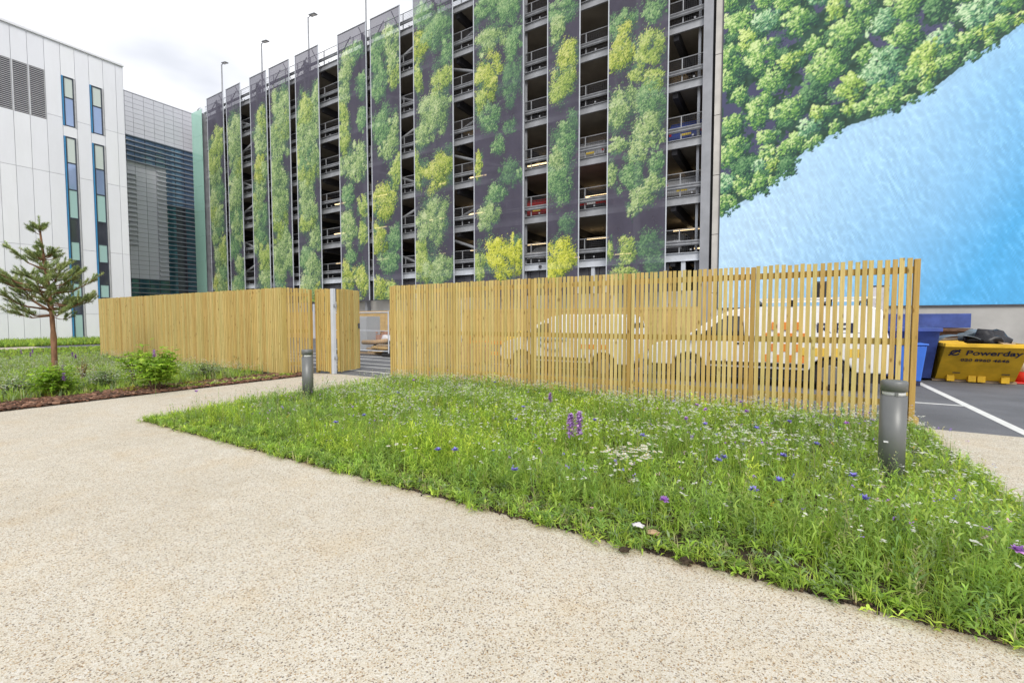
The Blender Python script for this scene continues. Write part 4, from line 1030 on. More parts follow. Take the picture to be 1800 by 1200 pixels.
# rubbish lying in the yellow skip
def blob(name, loc, dims, mat, label, cat, seed, rough=0.25):
    bm = bmesh.new(); bmesh.ops.create_icosphere(bm, subdivisions=3, radius=1.0)
    g_ = random.Random(seed); ph = [(g_.uniform(1.5, 4.5), g_.uniform(0, 6), Vector((g_.gauss(0, 1), g_.gauss(0, 1), g_.gauss(0, 1))).normalized()) for _ in range(9)]
    for v_ in bm.verts:
        d = 1 + rough * sum(math.sin(f_ * v_.co.dot(ax) * 2 + p0) for f_, p0, ax in ph) / 5
        v_.co = Vector((v_.co.x * d * dims[0], v_.co.y * d * dims[1], max(-0.6, v_.co.z) * d * dims[2]))
    me = bpy.data.meshes.new(name); bm.to_mesh(me); bm.free(); me.materials.append(mat)
    for p_ in me.polygons: p_.use_smooth = True
    o = link(bpy.data.objects.new(name, me)); o.location = loc
    return tag(o, label, cat)
blob('rubbish_bag', (4.05, 14.75, 0.98), (0.36, 0.34, 0.24), M['black_plastic'], 'black rubbish bag heaped on the yellow skip', 'bag', 3, 0.5)
blob('rubbish_bag', (3.98, 15.3, 1.06), (0.30, 0.30, 0.17), M['grey_plastic'], 'grey bag lying behind the black one on the yellow skip', 'bag', 5, 0.4)
arc = [(0.42 * math.cos(a), 0.22 * math.sin(a)) for a in np.linspace(0.15, 3.0, 12)]
o = MB().add([(x, y, z) for y in (0, 0.7) for x, z in arc], [(i, i + 1, i + 13, i + 12) for i in range(11)]).build('plastic_sheet', M['grey_plastic'], None, (3.52, 14.5, 0.92), smooth=True)
m_ = o.modifiers.new('solid', 'SOLIDIFY'); m_.thickness = 0.012
tag(o, 'bent grey plastic sheet sticking out of the yellow skip', 'plastic sheet')
o = MB().box(-0.25, 0.25, -0.3, 0.3, -0.012, 0.012).build('cardboard_sheet', M['cardboard'], None, (4.33, 14.75, 0.98)); o.rotation_euler = (0.35, 0.25, 0.4); tag(o, 'brown cardboard sheet at the end of the yellow skip', 'cardboard')
o = MB().box(-0.7, 0.7, -0.05, 0.05, -0.02, 0.02).build('scrap_plank', M['old_wood'], None, (3.85, 15.7, 1.02)); o.rotation_euler = (0.1, -0.06, 0.3); tag(o, 'weathered plank across the yellow skip', 'plank')
o = MB().box(-0.64, 0.64, -0.4, 1.5, 0.30, 0.82).build('rubble', M['rust'], None, (3.92, 15.2, 0.0)); tag(o, 'brown rubble filling the yellow skip', 'rubble')

bs, w, L_ = skip('blue_skip', 1.25, 3.10, 14.95, 17.0, 0.72, 1.30, M['blue_skip'], 'dark blue skip beside the yellow one')
lettering('Powerday', 0.24, M['white_print'], bs, (0.95, -0.72 * 0.92 / 1.3 - 0.015, 0.92), (R(90) + math.atan2(0.72, 1.24), 0, 0), 1.1, 0.004)
cs, w, L_ = skip('lidded_skip', 0.6, 4.55, 18.3, 20.2, 0.4, 1.24, M['rust'], 'rusty low skip behind the yellow and blue ones')
for a, b in ((0.02, 1.96), (2.02, 3.93)):
    MB().box(a, b, -0.43, -0.39, 1.27, 1.68).build('raised_lid', M['blue_skip'], cs, bevel=0.01)
# wheelie bin
wbn = empty('wheelie_bin', (2.46, 13.80, 0), 0, 'bright blue wheelie bin standing by the end of the screen', 'bin')
MB().add([(-0.20, -0.24, 0.10), (0.20, -0.24, 0.10), (0.20, 0.24, 0.10), (-0.20, 0.24, 0.10), (-0.27, -0.33, 0.92), (0.27, -0.33, 0.92), (0.27, 0.33, 0.92), (-0.27, 0.33, 0.92)],
         [(0, 3, 2, 1), (4, 5, 6, 7), (0, 1, 5, 4), (1, 2, 6, 5), (2, 3, 7, 6), (3, 0, 4, 7)]).build('body', M['blue_bin'], wbn, bevel=0.03)
MB().box(-0.29, 0.29, -0.36, 0.36, 0.925, 0.965).build('lid', M['blue_bin'], wbn, bevel=0.015)
MB().tube([(-0.22, 0.40, 0.90), (0.22, 0.40, 0.90)], 0.016, 8).build('handle', M['blue_bin'], wbn)
for s_ in (-0.24, 0.24): MB().tube([(s_ - 0.025, 0.22, 0.10), (s_ + 0.025, 0.22, 0.10)], 0.10, 16).build('wheel', M['rubber'], wbn)
MB().box(-0.19, 0.19, -0.23, 0.10, 0.0, 0.099).build('foot', M['navy'], wbn)
# traffic cone
cn = empty('traffic_cone', (4.90, 15.45, 0), 0, 'red and white traffic cone beside the yellow skip', 'traffic cone')
def frust(z): return 0.19 + (0.035 - 0.19) * z / 0.80
MB().box(-0.24, 0.24, -0.24, 0.24, 0, 0.035).build('base', M['red_plastic'], cn, bevel=0.012)
MB().lathe([(frust(0), 0.035), (frust(0.28), 0.28)], 24).build('lower_band', M['red_plastic'], cn, smooth=True)
MB().lathe([(frust(0.28) + 0.004, 0.28), (frust(0.55) + 0.004, 0.55)], 24).build('reflective_sleeve', M['cone_white'], cn, smooth=True)
MB().lathe([(frust(0.55), 0.55), (frust(0.80), 0.80)], 24).build('tip', M['red_plastic'], cn, smooth=True)

# ------------------------------------------------------------------ hoarding and stored materials in the yard
hd = empty('plywood_hoarding', (XL, 23.1, 0), 0, 'plywood hoarding along the foot of the car park', 'hoarding')
ply_me = MB().box(0, 1.2, -0.012, 0.012, 0, 2.1).mesh('board', M['ply'])
x = -44.0
while x < -4.0:
    inst('board', ply_me, hd, (x - XL, random.gauss(0, 0.004), 0.03), (0, 0, 0)); x += 1.225
MB().box(-44 - XL, -4 - XL, -0.05, -0.015, 2.0, 2.1).build('rail', M['ply'], hd)
for x in np.arange(-42, -4, 4.9): MB().box(x - XL - 0.06, x - XL + 0.06, -0.17, -0.06, 0, 2.75).build('steel_post', M['steel_pale'], hd)
sx, sy = on_y(1545, 525, 20.5).x, 20.5
sg = empty('site_sign', (sx, sy, 0), 0, 'dark framed site sign standing behind the larger van', 'sign')
w_ = on_y(1562, 525, sy).x - on_y(1530, 525, sy).x
zt, zb = on_y(1545, 504, sy).z, on_y(1545, 551, sy).z
MB().box(-w_ / 2, w_ / 2, -0.01, 0.01, zb, zt).build('panel', M['wrap'], sg)
MB().box(-w_ / 2 - 0.03, w_ / 2 + 0.03, -0.025, 0.025, zt, zt + 0.05).box(-w_ / 2 - 0.03, w_ / 2 + 0.03, -0.025, 0.025, zb - 0.05, zb).build('frame', M['steel_dark'], sg)
for s_ in (-1, 1): MB().box(s_ * w_ / 2 - 0.025, s_ * w_ / 2 + 0.025, 0.026, 0.07, 0, zt).build('post', M['steel_dark'], sg)
p = on_y(1443, 510, FY - 0.34)
bx = empty('wall_box', p, 0, 'small black box fixed low on the blue part of the mural', 'wall box')
MB().box(-0.16, 0.16, -0.15, 0.0, -0.32, 0.32).build('housing', M['black_plastic'], bx, bevel=0.02)
MB().box(-0.20, 0.20, 0.001, 0.025, -0.38, 0.38).build('back_plate', M['steel_dark'], bx)
# stores seen through the gate
gx_ = lambda px, Y: on_y(px, 590, Y).x
cbx = empty('storage_cabinet', (gx_(641, 15.0), 15.0, 0), 0, 'tall grey metal storage cabinet seen through the gate', 'cabinet')
MB().box(-0.62, 0.62, -0.4, 0.4, 0.05, 1.66).build('carcass', M['cabinet'], cbx, bevel=0.01)
for a, b in ((-0.605, -0.005), (0.005, 0.605)):
    d_ = MB().box(a, b, -0.425, -0.402, 0.09, 1.62).build('door', M['cabinet'], cbx, bevel=0.006)
    MB().box((b if a < -0.3 else a) - 0.03, (b if a < -0.3 else a) + 0.03, -0.45, -0.426, 0.8, 0.95).build('handle', M['steel_dark'], d_)
MB().box(-0.6, 0.6, -0.38, 0.38, 0, 0.049).build('plinth', M['steel_dark'], cbx)
def brick_pallet(x, y, label, seed, rows=5):
    e = empty('brick_pallet', (x, y, 0), random.uniform(-0.1, 0.1), label, 'pallet')
    for k in range(3): MB().box(-0.6, 0.6, -0.45 + 0.36 * k, -0.27 + 0.36 * k, 0, 0.09).build('bearer', M['old_wood'], e)
    for k in range(5): MB().box(-0.6 + 0.25 * k, -0.4 + 0.25 * k, -0.5, 0.5, 0.092, 0.115).build('deck_board', M['old_wood'], e)
    bme = MB().box(-0.106, 0.106, -0.05, 0.05, 0, 0.066).mesh('brick', M['brick'])
    g_ = random.Random(seed)
    for r_ in range(rows + 3):
        for i in range(5):
            for j in (0, 4, 8):
                if r_ > rows and g_.random() < 0.5: continue
                inst('brick', bme, e, (-0.44 + 0.22 * i + g_.gauss(0, 0.004), -0.42 + 0.105 * j, 0.117 + 0.068 * r_), (0, 0, g_.gauss(0, 0.03)))
    MB().box(-0.52, 0.52, -0.35, 0.38, 0.117, 0.117 + 0.067 * rows).build('inner_stack', M['brick'], e)
    return e
brick_pallet(gx_(672, 15.6), 15.6, 'pallet of pink bricks by the hoarding, seen through the gate', 4, 9)
brick_pallet(-9.2, 12.5, 'low pallet of bricks behind the slatted screen, beside the smaller van', 6, 6)
blob('rubbish_bag', (gx_(674, 14.3), 14.3, 0.16), (0.55, 0.45, 0.42), M['black_plastic'], 'black bag lying among timber offcuts beyond the gate', 'bag', 8, 0.5)
blob('wrapped_bundle', (gx_(683, 14.9), 14.9, 0.25), (0.40, 0.40, 0.5), M['wrap'], 'pale plastic wrapped bundle beside the bricks beyond the gate', 'bundle', 9, 0.4)
g_ = random.Random(2)
for i, (lab, mat) in enumerate((('longest offcut plank in the timber pile beyond the gate', 'old_wood'), ('pale plank lying flat in front of the timber pile', 'ply'), ('dark plank leaning on the timber pile', 'old_wood'), ('short plank on top of the timber pile', 'ply'), ('plank at the near end of the timber pile', 'old_wood'))):
    o = MB().box(-0.9 + 0.12 * i, 0.9 - 0.12 * i, -0.09, 0.09, -0.035, 0.035).build('offcut_plank', M[mat], None, (gx_(650, 13.6) + 0.2 * i, 13.6 + 0.12 * (i % 3), 0.07 + 0.085 * i)); o.rotation_euler = (0.05 * i, g_.uniform(-0.06, 0.06), g_.uniform(-0.5, 0.5))
    tag(o, lab, 'plank', 'timber offcuts beyond the gate')
o = MB().tube([(-0.8, 0, 0), (0.0, 0.05, 0.02), (0.7, 0, 0.10)], 0.10, 10).build('cardboard_tube', M['cardboard'], None, (gx_(660, 14.0), 14.0, 0.50), smooth=True); tag(o, 'rolled pale tube on the timber pile beyond the gate', 'tube')
mf = empty('mesh_barrier', (gx_(683, 13.2) - 1.7, 13.2, 0), 0, 'temporary steel mesh barrier panel standing beyond the gate', 'barrier')
MB().tube([(-1.7, 0, 0.12), (-1.7, 0, 1.85)], 0.025, 6).tube([(1.7, 0, 0.12), (1.7, 0, 1.85)], 0.025, 6).tube([(-1.7, 0, 1.80), (1.7, 0, 1.80)], 0.022, 6).tube([(-1.7, 0, 1.05), (1.7, 0, 1.05)], 0.016, 6).tube([(-1.7, 0, 0.22), (1.7, 0, 0.22)], 0.022, 6).build('tube_frame', M['steel_pale'], mf)
mm = MB()
for x in np.arange(-1.65, 1.7, 0.1): mm.box(x - 0.0015, x + 0.0015, -0.002, 0.002, 0.22, 1.80)
mm.build('wire_mesh', M['steel'], mf)['kind'] = 'stuff'
for x in (-1.7, 1.7): MB().box(x - 0.3, x + 0.3, -0.11, 0.11, 0, 0.14).build('foot', M['rubber'], mf, bevel=0.02)
# yellow grit bin and orange barrier behind the screen
gb_ = empty('grit_bin', (-8.05, 14.2, 0), 0, 'yellow grit bin behind the slatted screen', 'bin')
MB().add([(-0.5, -0.35, 0.05), (0.5, -0.35, 0.05), (0.5, 0.35, 0.05), (-0.5, 0.35, 0.05), (-0.58, -0.42, 0.75), (0.58, -0.42, 0.75), (0.58, 0.42, 0.95), (-0.58, 0.42, 0.95)], [(0, 3, 2, 1), (4, 5, 6, 7), (0, 1, 5, 4), (1, 2, 6, 5), (2, 3, 7, 6), (3, 0, 4, 7)]).build('body', M['yellow_print'], gb_, bevel=0.03)
MB().add([(-0.62, -0.46, 0.76), (0.62, -0.46, 0.76), (0.62, 0.46, 0.97), (-0.62, 0.46, 0.97), (-0.58, -0.40, 0.86), (0.58, -0.40, 0.86), (0.58, 0.42, 1.10), (-0.58, 0.42, 1.10)], [(0, 3, 2, 1), (4, 5, 6, 7), (0, 1, 5, 4), (1, 2, 6, 5), (2, 3, 7, 6), (3, 0, 4, 7)]).build('lid', M['yellow_print'], gb_, bevel=0.02)
MB().box(-0.45, 0.45, -0.3, 0.3, 0, 0.049).build('skid', M['black_plastic'], gb_)
ob = empty('barrier_board', (-9.55, 14.2, 0), 0.1, 'orange plastic barrier behind the slatted screen', 'barrier')
for z in (0.25, 0.65, 0.95): MB().box(-0.9, 0.9, -0.02, 0.02, z - 0.07, z + 0.07).build('board', M['orange'], ob, bevel=0.01)
for x in (-0.85, 0.0, 0.85): MB().box(x - 0.03, x + 0.03, 0.021, 0.06, 0.0, 1.02).build('upright', M['orange'], ob)
for x in (-0.85, 0.85): MB().box(x - 0.05, x + 0.05, -0.25, 0.02 - 0.045, 0, 0.08).build('foot', M['rubber'], ob)

# ------------------------------------------------------------------ vegetation: every leaf, blade, needle and petal is a small tapered ribbon
class Leaves:
    def __init__(s): s.V, s.T, s.n, s.C = [], [], 0, []
    def add(s, base, az, el, length, width, droop, col, shape=(0.55, 1.0), facing=None):
        """base (N,3); az, el heading; droop: how far the tip bends down (radians); col (N,3); three ribbon stations"""
        base = np.asarray(base, float); N = len(base)
        f = lambda a: np.broadcast_to(np.asarray(a, float), (N,))
        az, el, length, width, droop = map(f, (az, el, length, width, droop))
        col = np.broadcast_to(np.asarray(col, float), (N, 3))
        dirv = lambda e: np.stack([np.cos(az) * np.cos(e), np.sin(az) * np.cos(e), np.sin(e)], 1)
        d1, d2 = dirv(el), dirv(el - droop)
        p1 = base + d1 * (length * 0.5)[:, None]; p2 = p1 + d2 * (length * 0.5)[:, None]
        fa = az + np.pi / 2 if facing is None else f(facing)
        side = np.stack([np.cos(fa), np.sin(fa), np.zeros(N)], 1) * (width / 2)[:, None]
        V = np.stack([base - side * shape[0], base + side * shape[0], p1 + side * shape[1], p1 - side * shape[1], p2], 1).reshape(-1, 3)
        i = np.arange(N)[:, None] * 5 + s.n
        s.T.append(np.concatenate([i + np.array([[0, 1, 2]]), i + np.array([[0, 2, 3]]), i + np.array([[3, 2, 4]])], 0))
        s.V.append(V); s.n += 5 * N
        s.C.append(np.repeat(col, 5, 0))
        return p2
    def mesh(s, name, mat):
        V = np.concatenate(s.V).astype(np.float32); T = np.concatenate(s.T).astype(np.int32); C = np.concatenate(s.C)
        return tri_mesh(name, V, T, C, mat)
    def build(s, name, mat, parent=None):
        return link(bpy.data.objects.new(name, s.mesh(name, mat)), parent)
def tri_mesh(name, V, T, C, mat):
    me = bpy.data.meshes.new(name)
    me.vertices.add(len(V)); me.vertices.foreach_set('co', V.ravel())
    me.loops.add(T.size); me.loops.foreach_set('vertex_index', T.ravel())
    me.polygons.add(len(T)); me.polygons.foreach_set('loop_start', np.arange(0, T.size, 3, dtype=np.int32))
    at = me.attributes.new('tint', 'FLOAT_COLOR', 'POINT')
    at.data.foreach_set('color', np.concatenate([np.clip(C, 0, 1), np.ones((len(C), 1))], 1).astype(np.float32).ravel())
    me.materials.append(mat); me.update(); me.validate()
    return me
G = {'fresh': np.array((0.38, 0.56, 0.085)), 'lime': np.array((0.50, 0.64, 0.11)), 'mid': np.array((0.28, 0.44, 0.10)), 'blue': np.array((0.33, 0.43, 0.22)), 'straw': np.array((0.55, 0.52, 0.27)),
     'white': np.array((0.80, 0.80, 0.74)), 'yolk': np.array((0.62, 0.42, 0.04)), 'violet': np.array((0.30, 0.17, 0.55)), 'purple': np.array((0.46, 0.24, 0.62)), 'pink': np.array((0.72, 0.48, 0.55)), 'bluefl': np.array((0.27, 0.25, 0.66))}
def tint(base, n, s=0.18):
    k = np.exp(rng.normal(0, s, (n, 1))); return np.clip(base[None, :] * k * np.exp(rng.normal(0, 0.06, (n, 3))), 0, 1)
def blend(names, n, p=None):
    idx = rng.choice(len(names), n, p=p); return np.array([G[k] for k in names])[idx] * np.exp(rng.normal(0, 0.17, (n, 1)))

patch_a, patch_b, patch_c = fbm(128, 128, 5, 71), fbm(128, 128, 9, 72), fbm(128, 128, 7, 75)
def patch(f, x, y, bed):
    u = np.clip((x - bed[0]) / (bed[1] - bed[0]) * 127, 0, 127).astype(int); v = np.clip((y - bed[2]) / (bed[3] - bed[2]) * 127, 0, 127).astype(int)
    return f[v, u]
def leafy_stems(L, x, y, h, nl, lw, cols, leaf_len=(0.045, 0.085), lean=0.16, stemw=0.0045):
    N = len(x); az = rng.random(N) * 6.283; el = np.pi / 2 - np.abs(rng.normal(0, lean, N))
    base = np.stack([x, y, np.full(N, 0.01)], 1)
    L.add(base, az, el, h, stemw, rng.normal(0.05, 0.1, N), cols * 0.85, (1.0, 0.8), rng.random(N) * 3.14)
    d = np.stack([np.cos(az) * np.cos(el), np.sin(az) * np.cos(el), np.sin(el)], 1)
    for k in range(nl):
        t_ = 0.10 + 0.90 * (k + rng.random(N) * 0.8) / nl
        b = base + d * (h * np.minimum(t_, 1.0))[:, None]
        L.add(b, k * 2.4 + az * 3 + rng.normal(0, 0.4, N), rng.normal(0.72, 0.25, N) * (0.6 + 0.6 * t_), rng.uniform(*leaf_len, N) * (1.15 - 0.55 * t_), lw * rng.uniform(0.7, 1.3, N), rng.uniform(0.2, 1.1, N), cols * np.exp(rng.normal(0.06 * (t_ - 0.4)[:, None], 0.08, (N, 1))), (0.35, 1.0))
    return base + d * h[:, None]
def grass_tufts(L, x, y, h, nb, w, cols):
    N = len(x)
    for k in range(nb):
        az = rng.random(N) * 6.283
        b = np.stack([x + rng.normal(0, 0.014, N), y + rng.normal(0, 0.014, N), np.full(N, 0.008)], 1)
        L.add(b, az, rng.normal(1.22, 0.2, N), h * rng.uniform(0.55, 1.15, N), w * rng.uniform(0.7, 1.3, N), rng.uniform(0.1, 1.0, N), cols * np.exp(rng.normal(0, 0.13, (N, 1))), (0.8, 0.9))
def rosettes(L, x, y, r_, nb, w, cols, el=(0.1, 0.8)):
    N = len(x)
    for k in range(nb):
        az = k * 6.283 / nb + rng.normal(0, 0.35, N)
        b = np.stack([x, y, np.full(N, 0.012) + rng.random(N) * 0.05], 1)
        L.add(b, az, rng.uniform(*el, N), r_ * rng.uniform(0.6, 1.2, N), w * rng.uniform(0.7, 1.3, N), rng.uniform(0.2, 0.9, N), cols * np.exp(rng.normal(0, 0.12, (N, 1))), (0.3, 1.0))
def daisies(L, P, r_, col, petals=9, centre='yolk', cup=0.12):
    N = len(P)
    tilt_a, tilt = rng.random(N) * 6.283, rng.uniform(0, 0.35, N)
    for k in range(petals):
        az = k * 6.283 / petals + rng.normal(0, 0.08, N)
        L.add(P, az, cup + tilt * np.cos(az - tilt_a), r_ * rng.uniform(0.85, 1.1, N), r_ * 0.62, rng.uniform(0, 0.25, N), np.broadcast_to(G[col], (N, 3)) * np.exp(rng.normal(0, 0.05, (N, 1))), (0.3, 1.0))
    if centre:
        for k in range(3): L.add(P + np.array([0, 0, 0.003]), k * 2.1, 0.35, r_ * 0.36, r_ * 0.4, 0.5, np.broadcast_to(G[centre], (N, 3)), (0.6, 1.0))
def scatter(n, x0, x1, y0, y1): return rng.uniform(x0, x1, n), rng.uniform(y0, y1, n)

BX0, BX1, BY0, BY1 = BED
def front(y): return np.clip((y - BY0) / 0.55, 0.30, 1.0)
def edge_in(x, y): return np.clip(np.minimum(np.minimum(x - BX0, BX1 - x) / 0.5, 1.0), 0.45, 1.0) * front(y)
def band_points(near, far):
    """denser towards the camera: (density per square metre near, far)"""
    xs, ys = [], []
    for a, b, dn in ((BY0, 4.0, near), (4.0, 5.4, (near + far) / 2), (5.4, BY1 - 0.05, far)):
        n_ = int(dn * (b - a) * (BX1 - BX0)); x, y = scatter(n_, BX0 + 0.02, BX1 - 0.02, a, b); xs.append(x); ys.append(y)
    x, y = np.concatenate(xs), np.concatenate(ys)
    return x, y, np.interp(y, [BY0, 8.3], [1.0, 1.75])
L = Leaves()
x, y, k = band_points(300, 120)                                      # upright leafy stems
pa, pb = patch(patch_a, x, y, BED), patch(patch_b, x, y, BED)
keep = (rng.random(len(x)) < np.clip(0.15 + 2.3 * (pa - 0.33), 0.12, 1)); x, y, k, pa, pb = x[keep], y[keep], k[keep], pa[keep], pb[keep]
near_right = np.clip((x + 1.5) / 2.5, 0, 1) * np.clip((5.0 - y) / 1.5, 0, 1)
h = (0.09 + 0.44 * np.clip(pb - 0.2, 0, 1) + 0.18 * near_right) * rng.uniform(0.75, 1.25, len(x)) * edge_in(x, y)
cols = blend(['fresh', 'lime', 'mid'], len(x), [0.48, 0.40, 0.12])
drift = patch(patch_c, x, y, BED)[:, None]
cols = cols * np.where(drift > 0.56, np.array([[0.82, 0.86, 1.15]]), np.where(drift < 0.42, np.array([[1.14, 1.08, 0.85]]), 1.0))
leafy_stems(L, x, y, h, 11, 0.0115 * k, cols, (0.06, 0.12), 0.24)
x, y, k = band_points(420, 170)                                      # fine grassy tufts
pb = patch(patch_b, x, y, BED)
h = (0.06 + 0.30 * np.clip(pb - 0.15, 0, 1)) * rng.uniform(0.6, 1.4, len(x)) * edge_in(x, y)
grass_tufts(L, x, y, h, 6, 0.0048 * k, blend(['fresh', 'lime', 'mid', 'straw'], len(x), [0.45, 0.38, 0.1, 0.07]))
x, y, k = band_points(190, 80)                                       # low broad leaves that cover the soil
rosettes(L, x, y, 0.08 * np.sqrt(k), 6, 0.015 * k, blend(['fresh', 'mid', 'blue'], len(x), [0.5, 0.35, 0.15]))
x, y = scatter(1100, BX0, BX1, BY0 - 0.05, BY0 + 0.16)
y = y - 0.07 * np.clip(np.sin(x * 5.1) + np.sin(x * 11.7 + 1), 0, 2) * 0.5                # creeping plants over the front edge
rosettes(L, x[::2], y[::2], 0.055, 6, 0.014, blend(['fresh', 'mid', 'lime'], len(x[::2]), [0.4, 0.35, 0.25]), (0.1, 0.9))
grass_tufts(L, x[1::2], y[1::2] + 0.03, rng.uniform(0.05, 0.15, len(x[1::2])), 7, 0.006, blend(['fresh', 'lime', 'mid', 'straw'], len(x[1::2])))
x, y = scatter(500, BX0 - 0.05, BX0 + 0.3, BY0, BY1); grass_tufts(L, x, y, 0.14 * rng.uniform(0.6, 1.3, 500), 6, 0.006, blend(['fresh', 'lime'], 500))
x, y = scatter(260, BX1 - 0.3, BX1 + 0.05, BY0, BY1); grass_tufts(L, x, y, 0.12 * rng.uniform(0.6, 1.3, 260), 6, 0.005, blend(['fresh', 'lime'], 260))
# taller seeding stems, thickest along the far left edge and the right corner
x1_, y1_ = scatter(260, BX0, BX0 + 1.8, 3.2, 8.0); x2_, y2_ = scatter(220, 0.2, 1.62, 3.0, 7.0); x3_, y3_ = scatter(900, BX0, BX1, 3.2, 8.2)
x, y = np.concatenate([x1_, x2_, x3_]), np.concatenate([y1_, y2_, y3_])
leafy_stems(L, x, y, rng.uniform(0.22, 0.46, len(x)) * np.clip(edge_in(x, y), 0.5, 1), 12, 0.008, blend(['mid', 'straw', 'blue'], len(x), [0.35, 0.2, 0.45]), (0.035, 0.07), 0.16, 0.0055)
tag(L.build('meadow_grass', M['leaf']), 'lush green meadow plants filling the bed before the screen', 'grass', kind='stuff')

F = Leaves()                                                          # small pale flowers through the bed
x, y = scatter(9000, BX0 + 0.1, BX1 - 0.1, BY0 + 0.25, BY1 - 0.05)
pa, pb = patch(patch_b, x, y, BED), patch(patch_a, x, y, BED)
keep = rng.random(9000) < np.clip((pa - 0.36) * 3.6, 0.06, 0.95) * np.interp(y, [3.0, 4.0, 5.2, 8.0], [0.05, 0.22, 0.8, 1.0]); x, y = x[keep], y[keep]
n_ = len(x); z = (0.15 + 0.16 * patch(patch_b, x, y, BED)) * rng.uniform(0.9, 1.35, n_)
P = np.stack([x, y, z], 1)
F.add(np.stack([x, y, z * 0], 1), 0, 1.55, z, 0.003, 0.0, tint(G['mid'], n_), (1, 1), rng.random(n_) * 3)
for dx in range(4): daisies(F, P + rng.normal(0, 0.014, (n_, 3)) * np.array([1, 1, 0.5]), np.where(rng.random(n_) < 0.5, 0.010, 0.016), 'white', 5, None)
n_ = 1500; x, y = scatter(n_, BX0 + 0.1, BX1 - 0.1, BY0 + 0.3, BY1 - 0.05)        # tiny mauve, pink and yellow florets
pc = patch(patch_c, x, y, BED); keep = rng.random(n_) < np.clip((pc - 0.42) * 3, 0.03, 0.7); x, y = x[keep], y[keep]; n_ = len(x)
z = rng.uniform(0.18, 0.36, n_)
fc = np.array([G['violet'] * 1.5, G['purple'], G['pink'], G['yolk'], G['bluefl']])[rng.choice(5, n_, p=[0.3, 0.2, 0.2, 0.15, 0.15])]
F.add(np.stack([x, y, z * 0], 1), 0, 1.55, z, 0.003, 0.0, tint(G['mid'], n_), (1, 1), rng.random(n_) * 3)
for q in range(6): F.add(np.stack([x, y, z], 1) + rng.normal(0, 0.007, (n_, 3)), rng.random(n_) * 6.28, rng.uniform(-0.2, 1.2, n_), 0.014, 0.011, 0.3, fc * np.exp(rng.normal(0, 0.12, (n_, 1))))
def clump(px, py, n_, spread, r_, col, zc=0.27, centre='yolk', petals=10):
    c = on_z(px, py, zc); q = rng.normal(0, 1, (n_, 2)) * np.array(spread)
    P = np.stack([c.x + q[:, 0], c.y + q[:, 1], zc + rng.normal(0, 0.02, n_)], 1)
    P = P[(P[:, 0] > BX0 + 0.05) & (P[:, 0] < BX1 - 0.05) & (P[:, 1] > BY0 + 0.1) & (P[:, 1] < BY1)]; n_ = len(P)
    F.add(P * np.array([1, 1, 0]), 0, 1.55, P[:, 2], 0.003, 0.0, tint(G['mid'], n_), (1, 1), rng.random(n_) * 3)
    daisies(F, P, r_, col, petals, centre)
clump(1092, 797, 46, (0.14, 0.15), 0.027, 'white'); clump(1133, 792, 26, (0.09, 0.12), 0.027, 'white')
clump(975, 862, 8, (0.06, 0.05), 0.025, 'white'); clump(690, 795, 9, (0.2, 0.1), 0.024, 'white'); clump(730, 700, 40, (0.6, 0.3), 0.020, 'white')
clump(1010, 680, 60, (0.9, 0.35), 0.020, 'white'); clump(1340, 700, 40, (0.5, 0.3), 0.020, 'white'); clump(1180, 745, 24, (0.4, 0.2), 0.020, 'white')
clump(1055, 905, 6, (0.06, 0.05), 0.016, 'pink', 0.14); clump(1270, 935, 14, (0.10, 0.10), 0.010, 'white', 0.2, None, 6)
clump(1640, 770, 20, (0.2, 0.2), 0.014, 'white'); clump(1560, 880, 10, (0.2, 0.15), 0.015, 'white'); clump(560, 760, 40, (0.6, 0.3), 0.012, 'white', 0.2); clump(860, 735, 50, (0.7, 0.3), 0.013, 'white')
tag(F.build('white_wildflowers', M['petal']), 'small white wildflowers scattered through the bed before the screen', 'flowers', kind='stuff')

# left bed: coarser, farther away
LBB = (-33.0, -10.95, -3.0, 8.0)
L = Leaves()
def lscatter(dn, xr=(-24, -11.8), yr=(0.3, 7.15)):
    x, y = scatter(int(dn * (xr[1] - xr[0]) * (yr[1] - yr[0])), xr[0], xr[1], yr[0], yr[1])
    return x, y
x, y = lscatter(85); h = (0.06 + 0.38 * np.clip(patch(patch_b, x, y, LBB) - 0.15, 0, 1)) * rng.uniform(0.7, 1.3, len(x))
grass_tufts(L, x, y, h, 6, 0.013, blend(['fresh', 'mid', 'blue', 'lime', 'straw'], len(x), [0.38, 0.12, 0.16, 0.26, 0.08]))
x, y = lscatter(18); h = (0.20 + 0.2 * patch(patch_a, x, y, LBB)) * rng.uniform(0.7, 1.3, len(x))
leafy_stems(L, x, y, h, 10, 0.016, blend(['fresh', 'mid', 'blue'], len(x), [0.4, 0.3, 0.3]), (0.05, 0.10))
x, y = scatter(5200, -32.9, -24, -1, 11.8); grass_tufts(L, x, y, rng.uniform(0.05, 0.13, 5200), 6, 0.030, blend(['fresh', 'mid', 'lime'], 5200))
x, y = scatter(700, -11.5, -11.1, 4.6, 7.3); rosettes(L, x[:120], y[:120], 0.10, 7, 0.035, blend(['lime', 'straw', 'fresh'], 120))
tag(L.build('bed_grass', M['leaf']), 'loose green ground cover in the bed under the pine tree', 'grass', kind='stuff')
F = Leaves()
x, y = scatter(3400, -22, -11.9, 1.0, 7.1); n_ = 3400; z = rng.uniform(0.22, 0.36, n_)
for dx in range(3): daisies(F, np.stack([x, y, z], 1) + rng.normal(0, 0.03, (n_, 3)), 0.018, 'white', 5, None)
tag(F.build('bed_flowers', M['petal']), 'tiny pale flowers in the bed under the pine tree', 'flowers', kind='stuff')
L = Leaves()
x, y = scatter(9000, -43.8, -36.3, -6, 14.5); grass_tufts(L, x, y, rng.uniform(0.15, 0.42, 9000), 5, 0.035, blend(['fresh', 'mid', 'lime'], 9000))
